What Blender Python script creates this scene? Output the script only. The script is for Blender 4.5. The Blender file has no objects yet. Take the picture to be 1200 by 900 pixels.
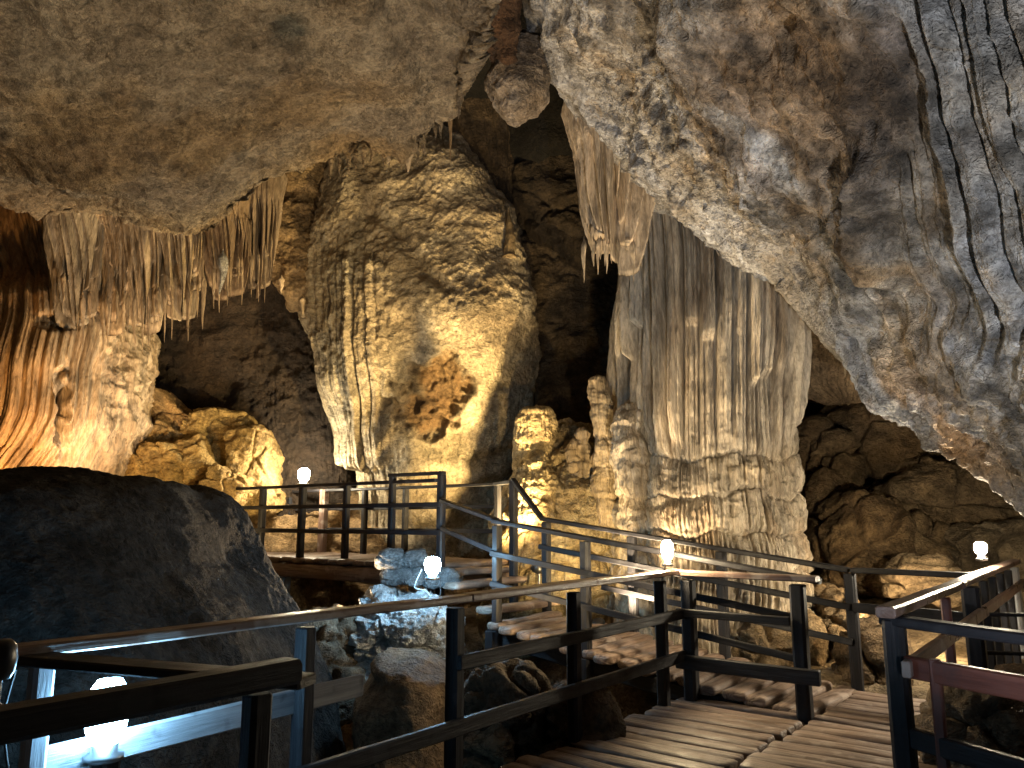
import bpy, math, random
import numpy as np
from mathutils import Vector
R = math.radians
random.seed(7); rng0 = random.Random(3)
SC = bpy.context.scene
COL = SC.collection

# ------------------------------------------------------------------ camera, world, exposure
FPX = 900.0; PITCH = math.atan(160/900); CAMZ = 1.55
cp, sp = math.cos(PITCH), math.sin(PITCH)
cam_d = bpy.data.cameras.new('camera'); cam = bpy.data.objects.new('camera', cam_d); COL.objects.link(cam)
cam.location = (0, 0, CAMZ); cam.rotation_euler = (R(90)+PITCH, 0, 0)
cam_d.sensor_width = 36; cam_d.lens = 27; cam_d.clip_start = 0.05; cam_d.clip_end = 200
SC.camera = cam
world = bpy.data.worlds.new('World'); SC.world = world; world.use_nodes = True
bg = world.node_tree.nodes['Background']
bg.inputs[0].default_value = (0.75, 0.82, 1.0, 1); bg.inputs[1].default_value = 0.004
SC.view_settings.view_transform = 'Standard'; SC.view_settings.look = 'None'
SC.view_settings.exposure = 1.25; SC.view_settings.gamma = 1
try:
    SC.cycles.use_denoising = True
    SC.cycles.sample_clamp_indirect = 4
    SC.cycles.max_bounces = 6
except Exception: pass

def P(px, py, Y):
    """point of the place seen in direction (px,py) at forward distance Y"""
    xc = (px-600)/FPX; yc = (450-py)/FPX
    dy = cp-yc*sp; dz = yc*cp+sp
    k = Y/dy
    return np.array([xc*k, Y, CAMZ+dz*k])
def proj(V):
    X = V[..., 0]; Y = V[..., 1]; Z = V[..., 2]-CAMZ
    dep = Y*cp+Z*sp; up = -Y*sp+Z*cp
    dep = np.where(np.abs(dep) < .05, .05, dep)
    return 600+FPX*X/dep, 450-FPX*up/dep

# ------------------------------------------------------------------ lights (each is parented to its fixture further down)
WARM = (1.0, .66, .30); YELL = (1.0, .71, .31); ORNG = (1.0, .56, .21); COOL = (.45, .74, 1.0); NEUT = (1.0, .82, .58)
FLOODS = [ # px,py,Y, aim px,py,Y, power, colour, cone deg, blend, label
    (30, 640, 9.3,    10, 350, 12, 230, ORNG, 120, .9, 'small floodlight on the cave floor behind the dark boulder, lighting the orange flowstone'),
    (150, 650, 9.9,  140, 330, 12, 280, (1, .76, .50), 80, .9, 'second small floodlight behind the dark boulder, lighting the buff ribs and curtains'),  # added lamp, gives the ribs a paler light than the orange one
    (262, 655, 11.2,  235, 500, 14, 60, YELL, 110, .8, 'small floodlight hidden behind the edge of the dark boulder, lighting the yellow rock pile'),
    (1135, 700, 8.3,  1050, 740, 9.2, 110, (1, .72, .38), 120, .9, 'small floodlight on the pale ground, facing the foot of the right rock pile'),
    (1015, 752, 8.9,  1060, 520, 13., 80, (1, .76, .50), 100, .9, 'small floodlight beside the landing, facing the tall right rock pile'),  # added lamp to brighten the right rocks
]
ROOM_FLOODS = [ # world position, aim, power, colour, cone, label
    ((.50, 6.75, -.35), (-1.2, 12.4, 5.4), 620, YELL, 50, 'floodlight in the gully under the boardwalk edge, facing the big cream rock'),  # added lamp, frontal light for the cream rock
    ((.30, 10.5, 1.0), (-2.3, 12.8, 4.9), 1150, YELL, 94, 'floodlight behind the top of the ramp, facing the big cream rock'),
    ((.98, 9.3, .40), (.4, 12.2, 2.6), 170, YELL, 90, 'small floodlight behind the ramp rails, facing the tiered mound'),  # extra lamp put in to light the mound
    ((1.25, 8.7, .3), (2.3, 9.9, 5.2), 800, (1, .76, .45), 84, 'floodlight behind the ramp rails, facing the fluted column'),  # lamp put in to light the column
    ((1.6, .9, .35), (3.5, 4.6, 4.6), 500, (.84, .90, 1.0), 92, 'floodlight behind the viewer on the boardwalk, facing the overhanging slab'),  # unseen lamp added to light the slab
    ((-1.9, 9.3, .55), (-3.0, 6.0, 6.0), 290, (1, .72, .42), 150, 'floodlight below the raised platform, facing the left ceiling'),  # added lamp to light the left ceiling from below
    ((-2.6, .3, .2), (-2.2, 4.2, 6.2), 300, (1, .76, .50), 84, 'floodlight in the gully left of the viewer, facing the left ceiling'),  # unseen, second added lamp for the left ceiling
]

# ------------------------------------------------------------------ noise in numpy
def _h(ix, iy, iz, s):
    with np.errstate(over='ignore'):
        n = (ix.astype(np.uint32)*np.uint32(374761393) + iy.astype(np.uint32)*np.uint32(668265263)
             + iz.astype(np.uint32)*np.uint32(2147483647) + np.uint32(s*1013904223 & 0xffffffff))
        n = (n ^ (n >> np.uint32(13)))*np.uint32(1274126177)
        n = (n ^ (n >> np.uint32(16)))*np.uint32(2246822519)
        n = n ^ (n >> np.uint32(15))
    return n
def noise(x, y, z, s=0):
    x, y, z = np.broadcast_arrays(np.asarray(x, float), np.asarray(y, float), np.asarray(z, float))
    fx = np.floor(x); fy = np.floor(y); fz = np.floor(z)
    ix = fx.astype(np.int64); iy = fy.astype(np.int64); iz = fz.astype(np.int64)
    x = x-fx; y = y-fy; z = z-fz
    u = x*x*x*(x*(x*6-15)+10); v = y*y*y*(y*(y*6-15)+10); w = z*z*z*(z*(z*6-15)+10)
    out = 0
    for dx in (0, 1):
        for dy in (0, 1):
            for dz in (0, 1):
                h = _h(ix+dx, iy+dy, iz+dz, s)
                gx = (h & np.uint32(1023))/511.5-1; gy = ((h >> np.uint32(10)) & np.uint32(1023))/511.5-1; gz = ((h >> np.uint32(20)) & np.uint32(1023))/511.5-1
                d = gx*(x-dx)+gy*(y-dy)+gz*(z-dz)
                out = out + d*(u if dx else 1-u)*(v if dy else 1-v)*(w if dz else 1-w)
    return out*1.3
def fbm(x, y, z, o=5, s=0, g=.5):
    a = 1; t = 0
    for i in range(o):
        t = t+a*noise(x, y, z, s+i*17); x = x*2.03; y = y*2.03; z = z*2.03; a *= g
    return t
def ridged(x, y, z, o=5, s=0, g=.5):
    a = 1; t = 0; n = 0
    for i in range(o):
        t = t+a*(1-2*np.abs(noise(x, y, z, s+i*17))); n += a; x = x*2.07; y = y*2.07; z = z*2.07; a *= g
    return t/n
def cells(x, y, z, s=0):
    """Worley F1, F2-F1"""
    x, y, z = np.broadcast_arrays(np.asarray(x, float), np.asarray(y, float), np.asarray(z, float))
    ix = np.floor(x).astype(np.int64); iy = np.floor(y).astype(np.int64); iz = np.floor(z).astype(np.int64)
    f1 = np.full(x.shape, 9.); f2 = np.full(x.shape, 9.); cid = np.zeros(x.shape)
    for dx in (-1, 0, 1):
        for dy in (-1, 0, 1):
            for dz in (-1, 0, 1):
                h = _h(ix+dx, iy+dy, iz+dz, s)
                px = ix+dx+(h & np.uint32(1023))/1023; py = iy+dy+((h >> np.uint32(10)) & np.uint32(1023))/1023; pz = iz+dz+((h >> np.uint32(20)) & np.uint32(1023))/1023
                d = np.sqrt((px-x)**2+(py-y)**2+(pz-z)**2)
                m = d < f1
                f2 = np.where(m, f1, np.minimum(f2, d)); cid = np.where(m, (h >> np.uint32(8) & np.uint32(255))/255., cid); f1 = np.where(m, d, f1)
    return f1, f2-f1, cid
def ss(a, b, x):
    t = np.clip((x-a)/(b-a), 0, 1); return t*t*(3-2*t)
def blob(px, py, cx, cy, rx, ry, soft=.35, rot=0):
    c, s_ = math.cos(rot), math.sin(rot)
    dx = px-cx; dy = py-cy
    a = (dx*c+dy*s_)/rx; b = (-dx*s_+dy*c)/ry
    return 1-ss(1-soft, 1+soft, np.sqrt(a*a+b*b))
def flute(a, z, w, s=0, drift=.5, wz=.35):
    """rounded vertical ribs with uneven widths; a = horizontal arc length in m"""
    q = a/w+drift*noise(a*.4, z*wz, 3.3, s)
    q = q+.42*noise(q*.9, z*.12, 7.7, s+3)
    i = np.floor(q); t = 2*(q-i)-1
    amp = .45+.55*((_h(i.astype(np.int64), i.astype(np.int64)*0, i.astype(np.int64)*0, s+9) & np.uint32(255))/255.)
    return amp*np.sqrt(np.clip(1-t*t, 0, 1)), i

# ------------------------------------------------------------------ mesh helpers
def mesh_np(name, V, F, mat, tint=None, gco=None, smooth=True):
    V = np.asarray(V, float).reshape(-1, 3); F = np.asarray(F, np.int32)
    me = bpy.data.meshes.new(name)
    me.vertices.add(len(V)); me.vertices.foreach_set('co', V.astype(np.float32).ravel())
    k = F.shape[1]
    me.loops.add(F.size); me.loops.foreach_set('vertex_index', F.ravel())
    me.polygons.add(len(F)); me.polygons.foreach_set('loop_start', np.arange(0, F.size, k, dtype=np.int32))
    me.polygons.foreach_set('loop_total', np.full(len(F), k, np.int32))
    me.update(calc_edges=True)
    me.polygons.foreach_set('use_smooth', np.full(len(F), smooth))
    if tint is not None:
        a = me.attributes.new('tint', 'FLOAT_COLOR', 'POINT')
        t = np.ones((len(V), 4), np.float32); t[:, :3] = np.asarray(tint).reshape(-1, 3)
        a.data.foreach_set('color', t.ravel())
    if gco is not None:
        a = me.attributes.new('gco', 'FLOAT_VECTOR', 'POINT'); a.data.foreach_set('vector', np.asarray(gco, np.float32).reshape(-1, 3).ravel())
    if mat: me.materials.append(mat)
    return me
def grid_faces(nv, nu, closed=False):
    i = np.arange(nv-1)[:, None]; j = np.arange(nu if closed else nu-1)[None, :]
    j2 = (j+1) % nu
    a = i*nu+j; b = i*nu+j2; c = (i+1)*nu+j2; d = (i+1)*nu+j
    return np.stack([a, b, c, d], -1).reshape(-1, 4)
def grid_normals(V, closed=False):
    if closed:
        du = np.roll(V, -1, 1)-np.roll(V, 1, 1)
    else:
        du = np.gradient(V, axis=1)
    dv = np.gradient(V, axis=0)
    n = np.cross(du, dv); l = np.linalg.norm(n, axis=-1, keepdims=True); l[l == 0] = 1
    return n/l
def link(name, me, parent=None, label=None, cat=None, group=None, kind=None):
    o = bpy.data.objects.new(name, me); COL.objects.link(o)
    if parent is not None: o.parent = parent
    if label: o['label'] = label
    if cat: o['category'] = cat
    if group: o['group'] = group
    if kind: o['kind'] = kind
    return o
def empty(name, loc, label, cat, group=None):
    o = link(name, None, None, label, cat, group); o.location = tuple(loc); o.empty_display_size = .1
    bpy.context.view_layer.update()
    return o
def adopt(o, root):
    """parent o (built in world coordinates) under an unrotated empty"""
    o.parent = root; o.location = Vector(o.location)-root.location
    return o
def shift(V, off): return np.asarray(V)-np.asarray(off)

# ------------------------------------------------------------------ materials
def new_mat(name):
    m = bpy.data.materials.new(name); m.use_nodes = True
    nt = m.node_tree; b = nt.nodes['Principled BSDF']
    return m, nt, b
def N(nt, t, **kw):
    n = nt.nodes.new(t)
    for k, v in kw.items():
        if k.startswith('i_'):
            key = k[2:]; n.inputs[int(key) if key.isdigit() else key.replace('_', ' ')].default_value = v
        else: setattr(n, k, v)
    return n
def ramp(nt, fac, stops):
    r = nt.nodes.new('ShaderNodeValToRGB'); e = r.color_ramp.elements
    while len(e) < len(stops): e.new(.5)
    for q, (p, c) in zip(e, stops):
        q.position = p; q.color = (c, c, c, 1) if isinstance(c, (int, float)) else (*c, 1)
    nt.links.new(fac, r.inputs[0]); return r
def mixc(nt, fac, a, b, blend='MIX'):
    m = nt.nodes.new('ShaderNodeMix'); m.data_type = 'RGBA'; m.blend_type = blend
    for s, v in ((m.inputs[0], fac), (m.inputs[6], a), (m.inputs[7], b)):
        if isinstance(v, (int, float)): s.default_value = v
        elif isinstance(v, tuple): s.default_value = (*v, 1)
        else: nt.links.new(v, s)
    return m.outputs[2]
def math_(nt, op, a, b=0.):
    m = nt.nodes.new('ShaderNodeMath'); m.operation = op
    for s, v in ((m.inputs[0], a), (m.inputs[1], b)):
        if isinstance(v, (int, float)): s.default_value = v
        else: nt.links.new(v, s)
    return m.outputs[0]
def rock(name, dark, mid, light, stain=(.10, .07, .05), scale=1.0, bump=.03, zs=1.0, rough=.8, cover=.5, pits=.5, fine=1.0, spec=.3, crease=.6):
    m, nt, b = new_mat(name)
    g = N(nt, 'ShaderNodeNewGeometry')
    mp = N(nt, 'ShaderNodeMapping'); mp.inputs['Scale'].default_value = (scale, scale, scale*zs)
    nt.links.new(g.outputs['Position'], mp.inputs[0]); co = mp.outputs[0]
    def nz(sc, det=6, dist=0., ro=.6):
        n = N(nt, 'ShaderNodeTexNoise'); n.inputs['Scale'].default_value = sc; n.inputs['Detail'].default_value = det
        n.inputs['Distortion'].default_value = dist; n.inputs['Roughness'].default_value = ro
        nt.links.new(co, n.inputs['Vector']); return n.outputs[0]
    big = nz(.9, 8, .8, .65); medn = nz(4.0, 8, .4, .65); mid2 = nz(10.5, 6, .9, .62); fin = nz(22, 6, .2, .7)
    c = ramp(nt, big, [(.34, dark), (.5, mid), (.64, light)]).outputs[0]
    r2 = ramp(nt, medn, [(.36, .52), (.5, 1.0), (.64, 1.3)])
    c = mixc(nt, 1., c, r2.outputs[0], 'MULTIPLY')
    r3 = ramp(nt, fin, [(.36, .50), (.52, 1.02), (.66, 1.28)])
    c = mixc(nt, .8*fine, c, r3.outputs[0], 'MULTIPLY')
    st = ramp(nt, nz(1.9, 9, 1.2, .72), [(.5+.2*(1-cover), 0.), (.60+.2*(1-cover), 1.)]).outputs[0]
    c = mixc(nt, math_(nt, 'MULTIPLY', st, .75), c, stain)
    v = N(nt, 'ShaderNodeTexVoronoi'); v.feature = 'F1'; v.inputs['Scale'].default_value = 26
    ad = N(nt, 'ShaderNodeVectorMath'); ad.operation = 'ADD'
    nn = N(nt, 'ShaderNodeTexNoise'); nn.inputs['Scale'].default_value = 9; nt.links.new(co, nn.inputs['Vector'])
    sc_ = N(nt, 'ShaderNodeVectorMath'); sc_.operation = 'SCALE'; sc_.inputs['Scale'].default_value = .22
    nt.links.new(nn.outputs['Color'], sc_.inputs[0]); nt.links.new(co, ad.inputs[0]); nt.links.new(sc_.outputs[0], ad.inputs[1])
    nt.links.new(ad.outputs[0], v.inputs['Vector'])
    pit = ramp(nt, v.outputs['Distance'], [(.08, 0.), (.42, 1.)]).outputs[0]
    def crs(sc, wd, sd):
        n = N(nt, 'ShaderNodeTexNoise'); n.inputs['Scale'].default_value = sc; n.inputs['Detail'].default_value = 4
        n.inputs['Distortion'].default_value = .6; n.inputs['Roughness'].default_value = .5
        m2 = N(nt, 'ShaderNodeMapping'); m2.inputs['Location'].default_value = (sd, 0, 0); m2.inputs['Scale'].default_value = (1, 1.0, 1.9)
        nt.links.new(co, m2.inputs[0]); nt.links.new(m2.outputs[0], n.inputs['Vector'])
        a = math_(nt, 'ABSOLUTE', math_(nt, 'SUBTRACT', n.outputs[0], .5))
        return ramp(nt, a, [(0., 0.), (wd, 1.)]).outputs[0]
    msk = ramp(nt, nz(1.3, 3, 0, .5), [(.42, 0.), (.56, 1.)]).outputs[0]
    c1 = crs(3.2, .022, 0); c2 = crs(7.5, .03, 7)
    inv = math_(nt, 'SUBTRACT', 1., math_(nt, 'MULTIPLY', c1, c2))
    crv = math_(nt, 'MULTIPLY', inv, msk)
    c = mixc(nt, math_(nt, 'MULTIPLY', crv, crease), c, tuple(.45*q for q in dark))
    at = N(nt, 'ShaderNodeAttribute'); at.attribute_name = 'tint'
    c = mixc(nt, 1., c, at.outputs['Color'], 'MULTIPLY')
    nt.links.new(c, b.inputs['Base Color'])
    h = math_(nt, 'ADD', math_(nt, 'MULTIPLY', medn, .9), math_(nt, 'MULTIPLY', fin, .55))
    h = math_(nt, 'SUBTRACT', h, math_(nt, 'MULTIPLY', crv, .22*crease))
    h = math_(nt, 'ADD', h, math_(nt, 'MULTIPLY', mid2, .55))
    h = math_(nt, 'ADD', h, math_(nt, 'MULTIPLY', pit, .16*pits))
    h = math_(nt, 'ADD', h, math_(nt, 'MULTIPLY', nz(70, 3, 0, .6), .10))
    bp = N(nt, 'ShaderNodeBump'); bp.inputs['Strength'].default_value = 1.; bp.inputs['Distance'].default_value = bump*4.5
    nt.links.new(h, bp.inputs['Height']); nt.links.new(bp.outputs[0], b.inputs['Normal'])
    b.inputs['Roughness'].default_value = rough; b.inputs['Specular IOR Level'].default_value = spec
    return m
def painted(name, c1, c2, rough=.5, wear=(.20, .19, .18), wearamt=.35, sheen=.4, grain=1.):
    """painted or stained timber / cement rail with grain along gco.x"""
    m, nt, b = new_mat(name)
    at = N(nt, 'ShaderNodeAttribute'); at.attribute_name = 'gco'
    mp = N(nt, 'ShaderNodeMapping'); mp.inputs['Scale'].default_value = (1.1, 16, 16); nt.links.new(at.outputs['Vector'], mp.inputs[0])
    n1 = N(nt, 'ShaderNodeTexNoise'); n1.inputs['Scale'].default_value = 1.6; n1.inputs['Detail'].default_value = 8; n1.inputs['Roughness'].default_value = .65; nt.links.new(mp.outputs[0], n1.inputs['Vector'])
    n2 = N(nt, 'ShaderNodeTexNoise'); n2.inputs['Scale'].default_value = 6; n2.inputs['Detail'].default_value = 7; nt.links.new(at.outputs['Vector'], n2.inputs['Vector'])
    c = ramp(nt, n1.outputs[0], [(.36, c1), (.62, c2)]).outputs[0]
    w = ramp(nt, n2.outputs[0], [(.60-.12*wearamt, 0.), (.70-.12*wearamt, 1.)]).outputs[0]
    c = mixc(nt, math_(nt, 'MULTIPLY', w, .8), c, wear)
    nt.links.new(c, b.inputs['Base Color'])
    rr = ramp(nt, n2.outputs[0], [(.3, rough*.75), (.7, min(1, rough*1.35))]).outputs[0]; nt.links.new(rr, b.inputs['Roughness'])
    h = math_(nt, 'ADD', math_(nt, 'MULTIPLY', n1.outputs[0], grain), math_(nt, 'MULTIPLY', n2.outputs[0], .5))
    bp = N(nt, 'ShaderNodeBump'); bp.inputs['Strength'].default_value = .8; bp.inputs['Distance'].default_value = .012
    nt.links.new(h, bp.inputs['Height']); nt.links.new(bp.outputs[0], b.inputs['Normal'])
    b.inputs['Specular IOR Level'].default_value = sheen
    return m
def plain(name, c, rough=.5, metal=0., emit=None, es=0.):
    m, nt, b = new_mat(name)
    n = N(nt, 'ShaderNodeTexNoise'); n.inputs['Scale'].default_value = 30
    cc = ramp(nt, n.outputs[0], [(.3, tuple(.75*x for x in c)), (.7, c)]).outputs[0]
    nt.links.new(cc, b.inputs['Base Color']); b.inputs['Roughness'].default_value = rough; b.inputs['Metallic'].default_value = metal
    if emit: b.inputs['Emission Color'].default_value = (*emit, 1); b.inputs['Emission Strength'].default_value = es
    return m
M = dict(
    cream=rock('cream limestone', (.30, .23, .15), (.43, .35, .235), (.52, .44, .31), stain=(.17, .12, .08), scale=.8, bump=.022, cover=.30, pits=.9),
    flow=rock('pale flowstone', (.33, .27, .20), (.45, .38, .29), (.54, .47, .37), stain=(.20, .14, .095), scale=1.1, bump=.014, zs=.22, crease=.15, rough=.6, cover=.25, pits=.3),
    orange=rock('ochre flowstone', (.32, .22, .13), (.44, .33, .21), (.52, .42, .29), stain=(.14, .08, .045), scale=1.1, bump=.014, zs=.22, crease=.15, rough=.6, cover=.3, pits=.3),
    ceil=rock('grey buff ceiling rock', (.24, .20, .155), (.34, .29, .22), (.41, .36, .28), stain=(.14, .105, .07), scale=1.3, bump=.026, cover=.52, pits=.9),
    slab=rock('weathered slab rock', (.24, .19, .13), (.38, .34, .28), (.53, .51, .48), stain=(.36, .25, .13), scale=1.0, bump=.030, cover=.58, pits=1.2, fine=1.1),
    brown=rock('brown cave rock', (.17, .125, .08), (.25, .19, .125), (.33, .26, .18), stain=(.11, .075, .05), scale=.9, bump=.024, cover=.3, pits=.6),
    back=rock('dark back wall rock', (.10, .08, .06), (.15, .12, .09), (.20, .16, .12), stain=(.05, .04, .03), scale=.6, bump=.03, cover=.3, pits=.5),
    boulder=rock('charcoal boulder rock', (.026, .023, .021), (.040, .036, .033), (.062, .056, .052), stain=(.10, .095, .09), scale=1.0, bump=.020, cover=.16, pits=.8, rough=.9, spec=.12),
    white=rock('white crumbled rock', (.35, .36, .37), (.50, .51, .52), (.62, .63, .64), stain=(.20, .15, .10), scale=1.6, bump=.03, cover=.22, pits=1.2),
    yellow=rock('yellow flowstone rubble', (.34, .24, .12), (.46, .34, .17), (.54, .42, .23), stain=(.20, .13, .07), scale=1.2, bump=.018, cover=.25, pits=.5),
    plank=painted('weathered walkway timber', (.085, .052, .036), (.26, .19, .15), .5, wear=(.30, .24, .20), wearamt=.25, sheen=.5, grain=1.5),
    slabstep=painted('grey worn step slab', (.17, .13, .10), (.27, .21, .17), .6, wear=(.33, .30, .27), wearamt=.5),
    rail=painted('dark painted rail', (.009, .009, .011), (.020, .019, .022), .5, wear=(.032, .032, .036), wearamt=.12, sheen=.22),
    railtop=painted('worn brown top rail', (.10, .060, .045), (.19, .125, .10), .33, wear=(.30, .26, .24), wearamt=.5, sheen=.6),
    red=painted('red brown painted rail', (.105, .034, .024), (.17, .062, .042), .45, wear=(.09, .045, .04), wearamt=.25),
    grey=painted('pale grey cement post', (.22, .23, .25), (.36, .37, .39), .7, wear=(.12, .12, .13), wearamt=.2),
    black=plain('black plastic', (.012, .012, .013), .35),
    metal=plain('dull metal', (.22, .22, .23), .4, .9),
    cable=plain('cable rubber', (.03, .03, .032), .5),
)
def bulb_mat(name, c, s): return plain(name, (.8, .8, .8), .3, 0., c, s)

# ------------------------------------------------------------------ rock builders
def smooth_interp(t, tk, vk):
    """monotone-ish cubic (Catmull-Rom) interpolation"""
    tk = np.asarray(tk, float); vk = np.asarray(vk, float)
    m = np.gradient(vk, tk)
    i = np.clip(np.searchsorted(tk, t)-1, 0, len(tk)-2)
    h = tk[i+1]-tk[i]; s_ = np.clip((t-tk[i])/h, 0, 1)
    lin = vk[i]+(vk[i+1]-vk[i])*s_
    cub = (2*s_**3-3*s_**2+1)*vk[i]+(s_**3-2*s_**2+s_)*h*m[i]+(-2*s_**3+3*s_**2)*vk[i+1]+(s_**3-s_**2)*h*m[i+1]
    return .5*lin+.5*cub
def loft(name, rows, mat, nu=240, nv=200, sup=.8, disp=None, tint=None, parent=None, origin=None, rag=None, **tags):
    """closed rock body: horizontal rings; rows = (py, x_left, x_right, Y, depth_halfthickness)"""
    rows = sorted(rows); r = np.array(rows, float)
    tk = np.concatenate([[0], np.cumsum(np.hypot(np.diff(r[:, 0]), .35*np.abs(np.diff(r[:, 2]-r[:, 1]))))]); tk /= tk[-1]
    t = np.linspace(0, 1, nv)
    py, xl, xr, Y, T = (smooth_interp(t, tk, r[:, k]) for k in range(5))
    hw = np.maximum((xr-xl)/2, .5); mid = (xl+xr)/2
    Cn = np.stack([P(a, b_, c) for a, b_, c in zip(mid, py, Y)])
    th = np.linspace(0, 2*np.pi, nu, endpoint=False)
    # spend more vertices on the side facing the walkway
    th = th+.45*np.sin(th*2+np.pi)*0-.35*np.cos(th)*-1*0
    c = np.cos(th); s_ = np.sin(th)
    c = np.sign(c)*np.abs(c)**sup; s_ = np.sign(s_)*np.abs(s_)**sup
    dist = np.array([Cn[i, 1]/(cp-(450-py[i])/FPX*sp) for i in range(nv)])
    hwm = hw/FPX*dist
    endf = np.clip(np.minimum(t, 1-t)/.03, 0, 1)**.5
    V = np.zeros((nv, nu, 3))
    V[..., 0] = Cn[:, None, 0]+hwm[:, None]*endf[:, None]*c[None]
    V[..., 1] = Cn[:, None, 1]-T[:, None]*endf[:, None]*s_[None]
    V[..., 2] = Cn[:, None, 2]
    n = grid_normals(V, True)
    cen = V.mean(axis=1, keepdims=True)
    if ((V-cen)*n).sum() < 0: n = -n
    px, py_ = proj(V)
    arc = hwm.mean()*np.where(s_ >= 0, -c, c)[None]+np.zeros((nv, 1))
    # true arc length around a mean ring
    ring = np.stack([hwm.mean()*c, -T.mean()*s_], -1); seg = np.linalg.norm(np.diff(ring, axis=0), axis=1)
    arc = np.concatenate([[0], np.cumsum(seg)])[None]+np.zeros((nv, 1))
    h = disp(V, px, py_, arc, n) if disp else 0
    if isinstance(h, tuple): h, extra = h
    else: extra = None
    V = V+n*(np.asarray(h)*endf[:, None])[..., None]
    if rag:      # hanging tubes end at their own heights
        w_, sd_, am = rag; q = arc/w_+.42*noise(arc/w_*.9, 0, 7.7, sd_+3); i_ = np.floor(q); tt = 2*(q-i_)-1
        L_ = 1-am*(_h(i_.astype(np.int64), i_.astype(np.int64)*0, i_.astype(np.int64)*0, sd_+21) & np.uint32(255))/255.
        L_ = L_*(.58+.42*np.clip(1-np.abs(tt), 0, 1)**1.1)*(1+.10*noise(arc*16, 0, 2.5, sd_))
        zt = V[..., 2].max(); V[..., 2] = zt-(zt-V[..., 2])*(1-(1-L_)*ss(.15, .6, t)[:, None])
    tn = tint(V, px, py_, arc, extra) if tint else np.ones(V.shape)
    if origin is None: origin = V.reshape(-1, 3).mean(0); origin[2] = V[..., 2].min()
    F = grid_faces(nv, nu, True)
    me = mesh_np(name, V-origin, F, mat, tn)
    o = link(name, me, parent, **tags); o.location = tuple(origin)
    return o
def gen_disp(seed, big=.35, med=.12, small=.04, crack=.0, f=1.0):
    def d(V, px, py, arc, n):
        x, y, z = V[..., 0]*f, V[..., 1]*f, V[..., 2]*f
        h = big*fbm(x*.5, y*.5, z*.5, 3, seed)+med*ridged(x*1.3, y*1.3, z*1.6, 4, seed+5)+small*fbm(x*6, y*6, z*6, 4, seed+9)
        if crack:
            f1, e, cid = cells(x*.9+.3*noise(x*2, y*2, z*2, 2), y*.9, z*1.2, seed+3)
            h = h+crack*(cid-.5)-crack*1.2*np.exp(-(e/.06)**2)
        return h
    return d
def const_tint(c):
    return lambda V, px, py, arc, e: np.ones(V.shape)*np.array(c)
def boulder(name, px0, px1, py0, py1, Y, T, mat, seed, label, cat='boulder', group=None, big=.18, med=.10, small=.03, crack=.10, skew=0, nu=150, nv=110, tint=None, sup=.75, f=1.0):
    """a rock filling the outline px0..px1, py0..py1"""
    h = py1-py0; w = px1-px0; rr = random.Random(seed)
    rows = []
    for k, (t, a) in enumerate([(0, .30), (.08, .62), (.25, .86), (.5, 1.0), (.75, 1.0), (.92, .92), (1, .7)]):
        l = px0+w*(1-a)*(.3+.4*rr.random())+skew*w*(.5-t); rt = l+w*a
        rows.append((py0+h*t, l, rt, Y+(.25*T*(1-t)), T*(.45+.55*a)))
    return loft(name, rows, mat, nu, nv, sup, gen_disp(seed, big, med, small, crack, f), tint or const_tint((1, 1, 1)), label=label, cat=cat, group=group)
def sheet(name, A, B, nu, nv, mat, disp, tint, fold=None, power=1., **tags):
    """surface from curve A to curve B (world polylines, same length), with an optional back fold behind A"""
    A = np.asarray(A, float); B = np.asarray(B, float)
    tk = np.linspace(0, 1, len(A)); t = np.linspace(0, 1, nu)
    Ai = np.stack([smooth_interp(t, tk, A[:, k]) for k in range(3)], -1)
    Bi = np.stack([smooth_interp(t, tk, B[:, k]) for k in range(3)], -1)
    v = np.linspace(0, 1, nv)**power
    V = Ai[None]*(1-v[:, None, None])+Bi[None]*v[:, None, None]
    if fold is not None:
        nf = 34; w = np.linspace(1, 0, nf, endpoint=False)
        fx = np.asarray(fold, float)
        if fx.ndim == 1: fx = np.tile(fx, (len(A), 1))
        Fi = np.stack([smooth_interp(t, tk, fx[:, k]) for k in range(3)], -1)
        d = Fi[None]*w[:, None, None]
        d[..., 2] = Fi[None, :, 2]*(w[:, None]**1.0)-.0*(1-w[:, None])
        V = np.concatenate([Ai[None]+d, V], 0)
        v = np.concatenate([-w, v])
    n = grid_normals(V)
    if n[..., 2].mean() > 0: n = -n           # towards the floor
    px, py = proj(V)
    h = disp(V, px, py, v[:, None]+np.zeros((1, nu)), n)
    V = V+n*np.asarray(h)[..., None]
    tn = tint(V, px, py, v[:, None]+np.zeros((1, nu)))
    me = mesh_np(name, V, grid_faces(V.shape[0], nu), mat, tn)
    return link(name, me, None, **tags), V

# ================================================================== CAVE SHELL AND FLOOR (structure)
def build_shell():
    nu, nv = 260, 150
    th = np.linspace(0, 2*np.pi, nu, endpoint=False)[None]; ph = np.linspace(-.45, math.pi/2, nv)[:, None]
    V = np.zeros((nv, nu, 3))
    V[..., 0] = 17*np.cos(ph)*np.cos(th); V[..., 1] = 5+14.5*np.cos(ph)*np.sin(th); V[..., 2] = 1+9.5*np.sin(ph)
    n = -V/np.linalg.norm(V, axis=-1, keepdims=True)
    x, y, z = V[..., 0], V[..., 1], V[..., 2]
    h = 1.6*fbm(x*.2, y*.2, z*.2, 4, 3)+.8*ridged(x*.5, y*.5, z*.5, 4, 11)+.15*fbm(x*2, y*2, z*2, 3, 12)
    V = V+n*h[..., None]
    me = mesh_np('cave_wall', V, grid_faces(nv, nu, True), M['back'], np.ones(V.shape)*.05)  # near-black tint puts the shade of the recesses into the wall
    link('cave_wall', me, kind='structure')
build_shell()

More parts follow.
